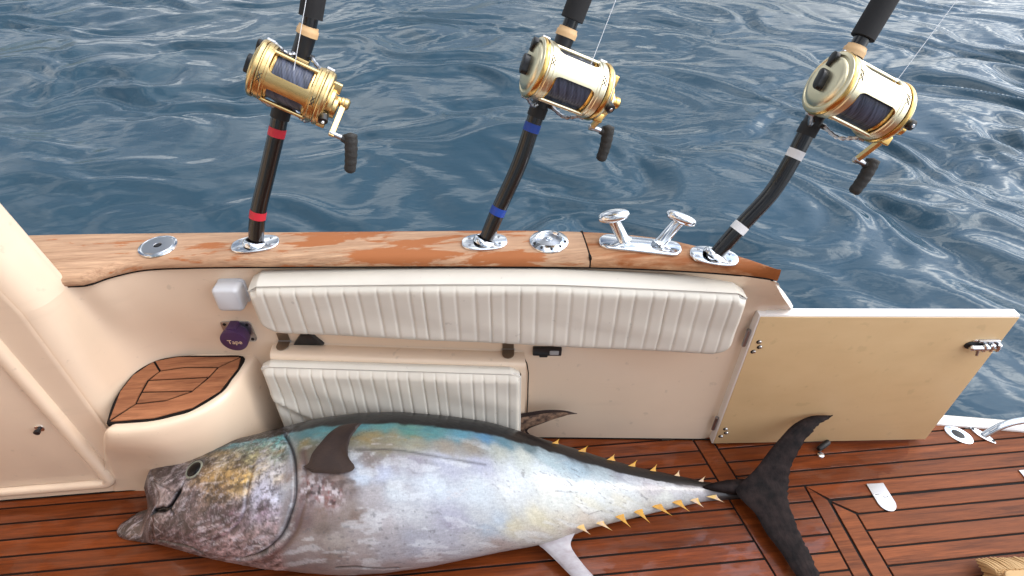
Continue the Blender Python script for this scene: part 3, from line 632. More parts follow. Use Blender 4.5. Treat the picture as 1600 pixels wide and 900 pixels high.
# cleat with two slanted mushroom horns
t=thing('mooring_cleat','polished steel cleat with two slanted mushroom posts on the aft gunwale','cleat',(.43,1.147,CT))
ca=-.28; M=flatM(.431,1.146,CT,ca)
obj('base_plate',*prism(rrect(.205,.062,.028,8),0,.008,.004,M=M),'chrome',t,angle=60)
for s in (-1,1):
    a=M@Vector((s*.050,0,.006)); b=M@Vector((s*.094-.012,.030,.082)); 
    b=Vector((.372,1.232,.850)) if s<0 else Vector((.572,1.188,.838))
    a=Vector((.395,1.165,CT+.006)) if s<0 else Vector((.478,1.140,CT+.006))
    b=a+Vector((-.030,.016,.056)) if s<0 else a+Vector((.046,.016,.056))
    p=obj('post',*tube([a,a+(b-a)*.06,a+(b-a)*.15,a+(b-a)*.9,b],[.022,.017,.0145,.0145,.016],22),'chrome',t)
    ax=(b-a).normalized(); hx=M.to_3x3()@Vector((1,0,0)); hx=(hx-ax*hx.dot(ax)*.55).normalized(); hy=ax.cross(hx).normalized(); hz=hx.cross(hy)
    rows=[]
    for zz,sc in ((-.004,.5),(-.001,.82),(.003,.97),(.008,1),(.013,.93),(.017,.74),(.019,.42),(.0195,.05)):
        rows.append([b+hx*(.040*sc*math.cos(q)+.002)+hy*(.025*sc*math.sin(q))+hz*zz*1.15 for q in [2*math.pi*k/32 for k in range(32)]])
    v,f=grid(rows,closev=True); f.append(tuple(range(32))); f.append(tuple(range(7*32,8*32))); obj('horn',v,f,'chrome',t,angle=80)
# flush rod holders
def rod_holder(x,y,ang,label,d):
    t=thing('rod_holder',label,'rod holder',(x,y,CT),'flush rod holders on the gunwale')
    M=flatM(x,y,CT,ang); o=[]
    for q in [2*math.pi*k/40 for k in range(40)]:
        r_=1; o.append((.058*math.copysign(abs(math.cos(q))**.9,math.cos(q)),.036*math.copysign(abs(math.sin(q))**.75,math.sin(q))))
    obj('plate',*prism(o,0,.006,.0025,M=M),'chrome',t,angle=60)
    z=Vector(d).normalized(); xx=Vector((1,0,0)); xx=(xx-z*xx.dot(z)).normalized(); yy=z.cross(xx); Mh=basis(Vector((x,y,CT+.004)),xx,yy,z)
    obj('collar',*lathe([(-.004,.030),(.004,.029),(.008,.026),(.009,.0235),(.006,.022),(-.002,.0215)],36,Mh,cap=False),'chrome',t)
    obj('liner_ring',*lathe([(-.004,.0225),(.0075,.0222),(.0085,.0205),(.006,.019),(-.004,.019)],32,Mh,cap=False),'black_rubber',t)
    for q in (35,145,215,325): screw(t,M@Matrix.Translation((.046*math.cos(R(q)),.026*math.sin(R(q)),.006)))
    return t
# ======================= RODS AND REELS
EYE=Vector((0,0,1.6))
def build_rod(pts,tape,lab,bands,group='big game rods standing in the gunwale'):
    t=thing('fishing_rod',lab,'fishing rod',pts[0],group)
    P=catmull(pts,10); n=len(P); last=Vector(P[-1]); dirn=(Vector(P[-1])-Vector(P[-6])).normalized()
    D=np.r_[0,np.cumsum(np.linalg.norm(np.diff(P,axis=0),axis=1))]; 
    def at(s):
        if s<=D[-1]: return Vector([np.interp(s,D,P[:,k]) for k in range(3)])
        return last+dirn*(s-D[-1])
    def seg(s0,s1,rad,name,m,k=14,par=t):
        ss=np.linspace(s0,s1,k); rr=[rad(s) if callable(rad) else rad for s in ss]
        return obj(name,*tube([at(s) for s in ss],rr,24),m,par,angle=50)
    sR=bands['reel']     # arc length of the reel centre
    seg(-.0,sR-.075,lambda s:.0172+.0016*min(s/.06,1),'curved_butt','butt_black',28)
    for s in bands['tape']: seg(s-.010,s+.010,.0196,'tape_band',tape,3)
    seg(sR-.100,sR-.075,.0215,'lock_ring','black_rubber',4)
    seg(sR-.076,sR+.080,.0150,'reel_seat','butt_black',6)
    seg(sR-.082,sR-.045,.0200,'hood','black_plastic',4)
    ck=bands.get('ck',.096); seg(sR+.045,sR+ck,lambda s:.0205,'hood','black_plastic',4)
    seg(sR+ck,sR+ck+.020,lambda s:.0235 if s<sR+ck+.016 else .021,'cork_ring','cork_ring',6)
    seg(sR+ck+.020,sR+ck+.040,.0165,'collar','butt_black',3)
    seg(sR+ck+.038,sR+.50,lambda s:.0255-.006*max(0,(s-sR-.2)/.3),'foregrip','grip_foam',14)
    seg(sR+.50,sR+1.25,lambda s:.0085-.004*(s-sR-.5)/.75,'blank','butt_black',6)
    c=at(sR); d=(at(sR+.05)-at(sR-.05)).normalized()
    return t,c,d,at
def build_reel(c,d,psi,scale,body,deep,lab,bandA,bandB,topb,botb,arm,armlen,line_to,housing=True,knobphi=-55,gx=0,hz=.012,wx=.9,group='gold big game reels'):
    v=(EYE-c).normalized(); v=(v-d*v.dot(d)).normalized(); side_=d.cross(v)*-1
    side_=v.cross(d)*-1
    # image right
    right=Vector((math.cos(-math.atan(.095)),math.sin(-math.atan(.095)),0))
    if side_.dot(right)<0: side_=-side_
    f=(v*math.cos(psi)+side_*math.sin(psi)).normalized(); ey=-f; ez=d; ex=ey.cross(ez).normalized()
    RS=.80; O=c+f*.108*scale*RS+side_*.009
    t=thing('fishing_reel',lab,'reel',O,group)
    B=basis(O,ex*scale*wx,ey*scale*RS,ez*scale*RS)
    AX=lambda x,y=0,z=0,s=1: B@basis((x,y,z),(0,0,-1),(0,1,0),(s,0,0)) if s>0 else B@basis((x,y,z),(0,0,1),(0,1,0),(-1,0,0))
    def cyl(phi,x,r): return B@Vector((x,-r*math.cos(phi),r*math.sin(phi)))
    # frame rings
    for s in (-1,1):
        prof=[(.058,.0845),(.060,.088),(.066,.0885),(.068,.0905),(.078,.091),(.080,.0885),(.084,.0885),(.085,.080),(.085,.074),(.060,.074),(.058,.0845)]
        obj('frame_ring',*lathe(prof,64,AX(0,s=s),cap=False),body,t,angle=35)
        obj('trim_ring',*lathe([(.0855,.084),(.0856,.0915),(.088,.0935),(.095,.0935),(.098,.091),(.099,.084)],64,AX(0,s=s),cap=False),deep,t,angle=35)
    # band with flared ends
    rows=[];a,b=R(bandA),R(bandB); mid=(a+b)/2
    for x in np.linspace(-.060,.060,31):
        k=max(0,(abs(x)-.040)/.020); fl=(1-math.sqrt(max(1-k*k,0)))*R(13); rr=[]
        for ph in np.linspace(a-fl,b+fl,18): rr.append(cyl(ph,x,.0865))
        for ph in np.linspace(b+fl,a-fl,18): rr.append(cyl(ph,x,.0815))
        rows.append(rr)
    vv,ff=grid(rows,closev=True); obj('frame_band',vv,ff,body,t,angle=50)
    obj('crossbar',*tube([cyl(R(topb),-.062,.083),cyl(R(topb),.062,.083)],.0052*scale,14),body,t)
    obj('crossbar',*tube([cyl(R(botb),-.064,.086),cyl(R(botb),.064,.086)],.0055*scale,14),body,t)
    for ph in (150,210): obj('crossbar',*tube([cyl(R(ph),-.062,.082),cyl(R(ph),.062,.082)],.005*scale,12),body,t)
    # spool
    sp=obj('spool',*lathe([(-.057,.02),(-.057,.079),(-.053,.080),(-.050,.077),(-.048,.060)],56,AX(0),cap=False),deep,t)
    obj('spool_flange',*lathe([(.048,.060),(.050,.077),(.053,.080),(.057,.079),(.057,.02)],56,AX(0),cap=False),deep,sp)
    rows=[(x,.0740+.0004*math.sin(x*900)+.0006*math.sin(x*230+1)) for x in np.linspace(-.050,.050,60)]
    obj('wound_line',*lathe([(-.050,.03)]+rows+[(.050,.03)],56,AX(0)),'line_dark',sp,angle=80)
    # left side plate: stepped disc with lever knobs
    lp=obj('side_plate',*lathe([(.096,.091),(.100,.089),(.102,.084),(.1025,.080),(.1005,.078),(.1005,.074),(.104,.072),(.108,.066),(.110,.055),(.111,.03),(.111,0)],64,AX(0,s=-1),cap=False),body,t,angle=35)
    Mk=AX(-.110,0,0,-1)
    rr=[]
    for kx in range(24):
        q=2*math.pi*kx/24; rr.append((.031*math.copysign(abs(math.cos(q))**.8,math.cos(q))*(1),(.0125+.004*abs(math.sin(2*q+.6)))*math.sin(q)))
    obj('drag_knob',*prism(rr,0,.018,.004,M=Mk@Matrix.Rotation(R(12),4,'Z')),'black_plastic',lp)
    kp=[(-.008,-.016),(.006,-.016),(.008,-.004),(.014,.004),(.013,.020),(.006,.027),(-.006,.027),(-.013,.018),(-.012,.004),(-.008,-.004)]
    obj('click_lever',*prism([(q[1],q[0]) for q in kp],0,.013,.003,M=AX(-.104,.014,.056,-1)@Matrix.Rotation(R(-12),4,'Z')),'black_plastic',lp)
    for q in (80,200,320): obj('screw',*lathe([(0,.0035),(.0016,.003),(.002,0)],12,AX(-.1035,.066*math.cos(R(q)),.066*math.sin(R(q)),-1)),'steel',lp)
    # right side plate, gear housing, handle
    rp=obj('side_plate',*lathe([(.096,.090),(.102,.089),(.106,.085),(.108,.079),(.108,.062),(.111,.060),(.113,.055),(.113,0)],64,AX(0,s=1),cap=False),body,t,angle=35)
    if housing:
        obj('gear_housing',*lathe([(.108,.056),(.122,.055),(.126,.050),(.126,.0)],40,AX(0,0,-.006)),deep,rp,angle=35)
        obj('gear_cap',*lathe([(.124,.038),(.136,.037),(.139,.032),(.139,0)],36,AX(0,0,-.014)),body,rp,angle=35)
        obj('gear_lug',*prism(rrect(.034,.024,.005),.108,.132,.003,M=B@basis((0,-.010,.052),(0,0,1),(0,1,0),(1,0,0))),deep,rp)
        obj('gear_lug',*prism(rrect(.030,.030,.005),.100,.124,.003,M=B@basis((0,-.030,-.070),(0,0,1),(0,1,0),(1,0,0))),deep,rp)
    # drag lever knob at the rim
    kq=R(knobphi); kc=Vector((.108,-.080*math.cos(kq),.080*math.sin(kq)))
    lv=obj('drag_lever',*tube([B@Vector((.116,0,0)),B@(kc+Vector((.008,0,0)))],[.005*scale,.004*scale],10),'steel',rp)
    dirk=Vector((0.25,-math.cos(kq),math.sin(kq))).normalized(); k1=kc+Vector((.006,0,0))
    obj('lever_knob',*tube([B@(k1-dirk*.012),B@(k1-dirk*.010),B@(k1+dirk*.012),B@(k1+dirk*.014)],[.010*scale,.013*scale,.0125*scale,.010*scale],16),'black_plastic',lv)
    obj('knob_tip',*tube([B@(k1+dirk*.013),B@(k1+dirk*.017)],[.005*scale,.004*scale],12),'chrome',lv)
    # handle
    hx=.152; H0=Vector((hx,0,hz))
    hb=obj('handle_hub',*lathe([(.124,.015),(.140,.015),(.143,.018),(.150,.018),(.152,.020),(.162,.020),(.166,.016),(.168,.012),(.168,0)],28,AX(0,0,hz)),deep,t,angle=35)
    ad=Vector((0,-math.sin(arm),-math.cos(arm))); armlen=armlen/.84; E_=H0+ad*armlen
    w=Vector((1,0,0)); wy=ad.cross(w)
    Ma=B@basis(H0,wy,ad,w)
    obj('handle_arm',*prism([(-.010,-.014),(.010,-.014),(.012,0),(.0085,.02),(.0070,armlen-.008),(.0085,armlen),(.006,armlen+.009),(-.006,armlen+.009),(-.0085,armlen),(-.0070,armlen-.008),(-.0085,.02),(-.012,0)],-.0075,.0075,.003,M=Ma),'gold',hb,smooth=False)
    e1=E_+Vector((.034,0,0))
    obj('spindle',*tube([B@(E_-Vector((.010,0,0))),B@(E_-Vector((.004,0,0))),B@E_,B@e1],[.0055*scale,.008*scale,.0072*scale,.0075*scale],16),'steel',hb)
    g0=e1+Vector((.012,0,.028)); gp=[]; gr=[]
    for k in range(22):
        u=k/21; gp.append(B@(g0+Vector((.005*math.sin(u*2.6)+gx*.12*u,-.004*math.sin(u*3),-.126*u))))
        e_=math.sqrt(max(0,1-max(0,(.07-u)/.07)**2))*math.sqrt(max(0.0,1-max(0,(u-.95)/.06)**2)); gr.append(max(.002,(.0178+.0007*math.sin(u*38)-.003*u)*e_)*scale)
    obj('grip',*tube(gp,gr,20),'grip_rubber',hb,angle=80)
    obj('grip_neck',*tube([B@(e1-Vector((.006,0,0))),B@(e1+Vector((.012,0,0)))],[.0095*scale,.012*scale],16),'grip_rubber',hb)
    # foot and clamp
    obj('reel_foot',*prism(rrect(.062,.105,.008),.0,.012,.003,M=B@basis((0,.094,0),(1,0,0),(0,0,1),(0,-1,0))),deep,t)
    for s in (-1,1): obj('foot_block',*prism(rrect(.040,.020,.004),-.004,.030,.003,M=B@basis((0,.102,s*.064),(1,0,0),(0,0,1),(0,-1,0))),deep,t)
    # harness links, from the rod clamps to the plates
    for zz,sg in ((-.098,-1),(.086,1)):
        for s in (-1,1):
            a=B@Vector((s*.018,.100,zz)); b=B@Vector((s*.080,.020,sg*.090)); m1=a.lerp(b,.5)-Vector((0,0,.014))
            pts=catmull([a,m1,b],8); rr=[.0028+.0026*abs(math.sin(k*1.15)) for k in range(len(pts))]
            obj('harness_link',*tube(pts,rr,8),'steel',t)
            obj('link_lug',*tube([b+ex*s*-.004,b+ex*s*.012],[.0055,.0055],10),'steel',t)
        obj('clamp_ear',*tube([B@Vector((-.026,.104,zz)),B@Vector((.026,.104,zz))],[.0065,.0065],10),'black_plastic',t)
    # engraved double cross marks on the frame rings
    for x0 in (-.074,.073):
        for k in (-1,1):
            for q in (0,9):
                a=R((bandA+bandB)/2+q-4-k*5); b=R((bandA+bandB)/2+q-4+k*5)
                p=[cyl(a+(b-a)*u,x0-.005+.010*u,.0912) for u in np.linspace(0,1,5)]
                obj('engraved_mark',*tube(p,.0009,6),'black_plastic',t)
    if line_to is not None:
        a=B@Vector((.030 if line_to[3] else 0,-.055,.048)); obj('line',*tube([a,a.lerp(Vector(line_to[:3]),.5),Vector(line_to[:3])],.0007,6),'line_mono',t)
    return t
R1=[(-0.531,1.243,0.755),(-0.51,1.264,0.832),(-0.467,1.29,0.93),(-0.428,1.314,1.018),(-0.403,1.330,1.075),(-0.327,1.366,1.212),(-0.298,1.386,1.285)]
R2=[(0.044,1.197,0.755),(0.082,1.219,0.837),(0.134,1.247,0.94),(0.167,1.27,1.025),(0.187,1.283,1.075),(0.248,1.323,1.222),(0.274,1.339,1.283)]
R3=[(0.6,1.084,0.755),(0.656,1.103,0.827),(0.722,1.125,0.907),(0.762,1.147,0.99),(0.788,1.165,1.054),(0.858,1.206,1.206),(0.897,1.23,1.285)]
for i,(P,tape,ang,lab) in enumerate(((R1,'red_tape',.12,'rod holder plate gripping the red banded rod at the left'),(R2,'blue_tape',.0,'rod holder plate gripping the blue banded middle rod'),(R3,'white_tape',-.38,'rod holder plate gripping the white banded rod near the gunwale end'))):
    dd=Vector(P[1])-Vector(P[0]); rod_holder(P[0][0],P[0][1],ang,lab,dd)
PATHS=[]
for i,(P,tape,lab) in enumerate(((R1,'red_tape','black curved butt fishing rod with red bands, leftmost of the three'),(R2,'blue_tape','black curved butt fishing rod with blue bands, in the middle of the gunwale'),(R3,'white_tape','black strongly bent butt fishing rod with white bands, nearest the open door'))):
    P=[tuple(Vector(P[0])-(Vector(P[1])-Vector(P[0])).normalized()*.010)]+P
    D=[0]
    for a,b in zip(P[:-1],P[1:]): D.append(D[-1]+(Vector(b)-Vector(a)).length)
    tapes=[D[2]+.000,D[4]+.004]
    rs=D[5]+(D[6]-D[5])*.45
    _,c,d,at=build_rod(P,tape,lab,dict(reel=rs,tape=tapes,ck=.096 if P is R1 or abs(P[1][0]+.531)<.01 else .081))
    PATHS.append((c,d,at,rs))
c,d,at,rs=PATHS[0]
build_reel(c,d,R(-6),.83,'gold','gold','deep gold reel on the red banded rod, gear housing and handle showing',-22,12,64,-70,R(40),.100,tuple(at(rs+.9)+Vector((0,-.02,0)))+(0,),knobphi=-38,gx=.30)
c,d,at,rs=PATHS[1]
build_reel(c,d,R(20),.85,'champagne','champagne_deep','pale champagne reel on the blue banded rod, left plate seen edge on',2,50,76,-66,R(-38),.112,tuple(at(rs+1.1)+Vector((.02,-.10,0)))+(1,),knobphi=-20,gx=.14,hz=-.010,wx=.98)
c,d,at,rs=PATHS[2]
build_reel(c,d,R(36),.88,'champagne','champagne_deep','pale champagne reel on the white banded rod, round left plate with black knob facing',4,52,78,-66,R(-32),.125,tuple(at(rs+1.1)+Vector((.12,-.16,0)))+(1,),knobphi=-8,hz=-.020,wx=.97)

# ======================= OPEN TRANSOM DOOR
DX=Vector((.718,-.055,0)).normalized(); DN=Vector((DX.y,-DX.x,0)); 
if DN.y>0: DN=-DN
D0=Vector((.7535,1.0517,.012))
def dM(x,z,o=0): return basis(D0+DX*x+Vector((0,0,z))+DN*o,DX,(0,0,1),DN)
dr=thing('transom_door','open tan and white side gate panel standing on the deck behind the fish tail','door',D0)
obj('core_panel',*prism([(0,0),(.700,.006),(.704,.552),(0,.566)],-.028,-.0005,.004,M=dM(0,0)),'white_paint',dr)
obj('tan_facing',*prism([(.004,.004),(.697,.009),(.701,.547),(.004,.561)],-.0005,.0015,.001,M=dM(0,0)),'door_tan',dr)
for z0 in (.450,.062):
    for dx,dz in ((.026,.020),(.033,0),(.020,-.018)):
        obj('bolt',*lathe([(0,.0052),(.002,.005),(.0045,.0035),(.005,0)],14,dM(dx,z0+dz,.0015)),'steel',dr)
        obj('bolt_hole',*lathe([(0,.0072),(.0008,.007),(.0008,0)],14,dM(dx-.002,z0+dz-.001,.0015)),'black_rubber',dr)
lt=obj('latch_plate',*prism(rrect(.070,.030,.006),0,.003,.001,M=dM(.655,.452,.0015)),'chrome',dr)
obj('latch_bolt',*tube([dM(.612,.446,.012).translation,dM(.616,.446,.012).translation,dM(.664,.446,.012).translation],[.005,.009,.009],16),'chrome',lt)
obj('latch_shadow_gap',*prism(ell(.026,.015),0,.003,.001,M=dM(.628,.447,.002)),'black_rubber',lt)
for x in (.650,.670,.688): obj('latch_keeper',*prism(rrect(.010,.026,.003),0,.018,.003,M=dM(x,.448,.003)),'chrome',lt)
obj('latch_rail',*prism(rrect(.060,.006,.002),0,.008,.001,M=dM(.660,.466,.003)),'steel',lt)
obj('latch_trigger',*tube([dM(.634,.446,.016).translation,dM(.637,.424,.020).translation],[.004,.0035],10),'steel',lt)
for z0 in (.09,.47): obj('door_hinge',*tube([dM(-.006,z0-.03,-.014).translation,dM(-.006,z0+.03,-.014).translation],[.006,.006],12),'steel',dr)
# deck fittings
t=thing('door_stop','small black and chrome stop on the deck below the tan door','door stop',(1.098,1.0,0))
obj('stop_rubber',*tube([(1.088,.999,.012),(1.092,1.001,.012),(1.126,1.016,.022),(1.13,1.018,.023)],[.006,.009,.009,.006],14),'black_rubber',t)
obj('stop_base',*lathe([(0,.011),(.004,.010),(.006,.007),(.006,0)],18,flatM(1.092,.985,.0)),'chrome',t)
t=thing('drain_ring','white chrome ring with a black hole set in the deck by the boat edge','deck fitting',(1.588,1.016,0))
M=flatM(1.588,1.016,0,-.9)
obj('ring_flange',*prism(ell(.043,.030,40),0,.004,.002,M=M),'chrome',t,angle=60)
obj('ring_hole',*prism(ell(.020,.0145,32),.003,.0048,.0003,M=flatM(1.586,1.017,0,-.9)),'black_rubber',t)
for q in (30,150,270): screw(t,M@Matrix.Translation((.033*math.cos(R(q)),.023*math.sin(R(q)),.004)),.003)
t=thing('grab_rail','curved polished steel tube rail bolted to the deck at the far right edge','rail',(1.665,1.006,0))
obj('foot_plate',*prism([(a*1,b*1) for a,b in ell(.040,.014,32,1.6)],0,.005,.002,M=flatM(1.665,1.006,0,-1.05)),'chrome',t)
for s in (-1,1): screw(t,flatM(1.665+s*.016,1.006-s*.026,.005),.005,'black_rubber')
rp_=catmull([(1.668,1.004,.004),(1.685,1.006,.022),(1.715,1.010,.044),(1.765,1.012,.058),(1.84,1.008,.062),(2.0,.985,.062),(2.2,.945,.06),(2.26,.93,.035),(2.28,.925,.0)],8)
obj('tube_rail',*tube(rp_,.0115,20),'chrome',t)
def hatch_hinge(x,y,label,sc=1):
    t=thing('hatch_hinge',label,'hinge',(x,y,0),'hatch hinges')
    up=[(-.027,.0),(-.027,.040),(.027,.040),(.027,.0),(.014,.0),(.014,-.006),(.004,-.006),(.004,.0),(-.010,.0),(-.010,.004),(-.020,.004),(-.020,.002)]
    lo=[(.027,-.0025),(.027,-.02)]+[(.027*math.cos(a),-.022-.030*math.sin(a)) for a in [R(k) for k in range(0,181,12)]]+[(-.027,-.02),(-.027,-.001),(-.021,-.001),(-.021,.003),(-.009,.003),(-.009,-.001),(.003,-.001),(.003,-.007),(.015,-.007),(.015,-.001)]
    M=flatM(x,y,.0,-.03)
    obj('deck_leaf',*prism(up,0,.004,.0008,M=M),'steel',t,smooth=False); obj('hatch_leaf',*prism(lo,0,.004,.0008,M=M),'steel',t,smooth=False)
    obj('leaf_joint',*prism([(-.0268,-.003),(.0268,-.009),(.0268,.001),(-.0268,.006)],.0,.0030,0,M=M),'black_rubber',t,smooth=False)
    obj('pin',*tube([M@Vector((-.026,0,.002)),M@Vector((.026,0,.002))],.0022,8),'steel',t)
hatch_hinge(1.204,.831,'steel hatch hinge with a rounded leaf right of the fish tail')
hatch_hinge(1.708,.831,'steel hatch hinge cut by the right edge of the picture')
# deck brush, lying at the lower right
t=thing('deck_brush','tan bristled deck brush with a dark handle lying at the lower right corner','brush',(1.42,.56,0))
M=flatM(1.46,.548,.0,-.06)
obj('brush_block',*prism(rrect(.26,.07,.02,cy=-.03),.055,.080,.006,M=M),'bristle',t)
mb=MB(); rr=random.Random(5)
for i in range(56):
    for j in range(11):
        x=-.128+.256*i/55+rr.uniform(-.002,.002); y=-.020+.075*j/10+rr.uniform(-.002,.002); e=(y+.02)/.075
        a=Vector((x*.98,y*.6-.02,.058)); b=Vector((x*1.02+rr.uniform(-.001,.001),y+.004+rr.uniform(-.001,.001),rr.uniform(.002,.008)+.018*e))
        mb.add(*tube([M@a,M@a.lerp(b,.5)+Vector((0,0,.004)),M@b],[.0034,.0034,.0028],5))
mb.out('bristles','bristle',t,kind='stuff')
obj('handle',*tube([M@Vector((-.02,-.08,.085)),M@Vector((.03,-.035,.10)),M@Vector((.24,.09,.13)),M@Vector((.8,.40,.3))],.017,16),'black_plastic',t)
# ======================= TUNA: measured tables
ST= [[-1.03,0.933,0.0249,0.0168],[-1.02,0.9326,0.0293,0.0198],[-1.01,0.933,0.0331,0.0223],[-1.0,0.9336,0.0368,0.0248],[-0.99,0.9338,0.04,0.027],[-0.98,0.9331,0.042,0.0284],[-0.97,0.9324,0.044,0.0298],[-0.96,0.9322,0.0467,0.0316],[-0.95,0.9364,0.0549,0.0371],[-0.94,0.9445,0.0681,0.046],[-0.93,0.955,0.0843,0.057],[-0.92,0.9683,0.1041,0.0703],[-0.91,0.9755,0.1161,0.0785],[-0.9,0.9753,0.1191,0.0804],[-0.89,0.9684,0.1187,0.09],[-0.88,0.968,0.1215,0.0921],[-0.87,0.9676,0.1243,0.0943],[-0.85,0.9639,0.1295,0.0982],[-0.8112,0.9568,0.1395,0.1058],[-0.7723,0.9502,0.1487,0.1127],[-0.7335,0.9448,0.1567,0.1188],[-0.6947,0.939,0.1642,0.1244],[-0.6558,0.9335,0.171,0.1296],[-0.617,0.9289,0.1779,0.1349],[-0.5781,0.9247,0.1853,0.1405],[-0.5393,0.9216,0.1917,0.1453],[-0.5005,0.9188,0.1978,0.1499],[-0.4616,0.916,0.2038,0.1545],[-0.4228,0.9127,0.2076,0.1573],[-0.384,0.9088,0.2107,0.1597],[-0.3451,0.9068,0.2129,0.1614],[-0.3063,0.9055,0.2127,0.1612],[-0.2674,0.9041,0.2123,0.1609],[-0.2286,0.9045,0.2108,0.1598],[-0.1898,0.9034,0.2074,0.1572],[-0.1509,0.9031,0.2035,0.1543],[-0.1121,0.9039,0.199,0.1509],[-0.0733,0.9044,0.1941,0.1472],[-0.0344,0.9045,0.188,0.1425],[0.0044,0.9047,0.1819,0.1379],[0.0433,0.9038,0.1748,0.1325],[0.0821,0.9008,0.167,0.1266],[0.1209,0.8973,0.1584,0.1201],[0.1598,0.8944,0.1488,0.1128],[0.1986,0.8929,0.1387,0.1051],[0.2374,0.8939,0.128,0.097],[0.2763,0.8966,0.1164,0.0882],[0.3151,0.897,0.1057,0.0801],[0.354,0.8957,0.0957,0.0726],[0.3928,0.8945,0.086,0.0652],[0.4316,0.8937,0.0769,0.0583],[0.4705,0.8928,0.0678,0.0514],[0.5093,0.8928,0.06,0.0455],[0.5481,0.8929,0.0525,0.0398],[0.587,0.8924,0.0451,0.0342],[0.6258,0.8918,0.0375,0.0284],[0.6647,0.8905,0.0302,0.0229],[0.7035,0.8862,0.0259,0.0197],[0.7423,0.8821,0.0219,0.0166],[0.7812,0.8776,0.0184,0.0139],[0.82,0.873,0.0156,0.0118]]
OPER= [(-0.53,45),(-0.503,60),(-0.483,75),(-0.474,89),(-0.472,102),(-0.485,115),(-0.501,126),(-0.53,137),(-0.577,149),(-0.637,160)]
OPER2= [(-0.464,68),(-0.448,83),(-0.441,98),(-0.454,113),(-0.47,126),(-0.505,140),(-0.565,157)]
PREOP= [(-0.604,69),(-0.602,76),(-0.606,96),(-0.61,112),(-0.641,126),(-0.699,140)]
MOUTH= [(-0.814,90),(-0.824,96),(-0.837,105),(-0.853,110),(-0.872,110)]
MOUTH2= [(-0.841,107),(-0.822,114)]
MAXI= [(-0.898,70),(-0.874,81),(-0.845,88),(-0.816,89),(-0.802,81)]
JAW= [(-0.907,160),(-0.843,157),(-0.779,155),(-0.744,164)]
LAT= [(-0.324,70),(-0.248,71),(-0.182,73),(-0.085,78),(0.013,82)]
SLIT= [(-0.376,160),(-0.334,159),(-0.297,163),(-0.258,166),(-0.227,168)]
EYEPT= [(-0.779,66)]
TORN= [(-0.437,96),(-0.402,99),(-0.369,103)]
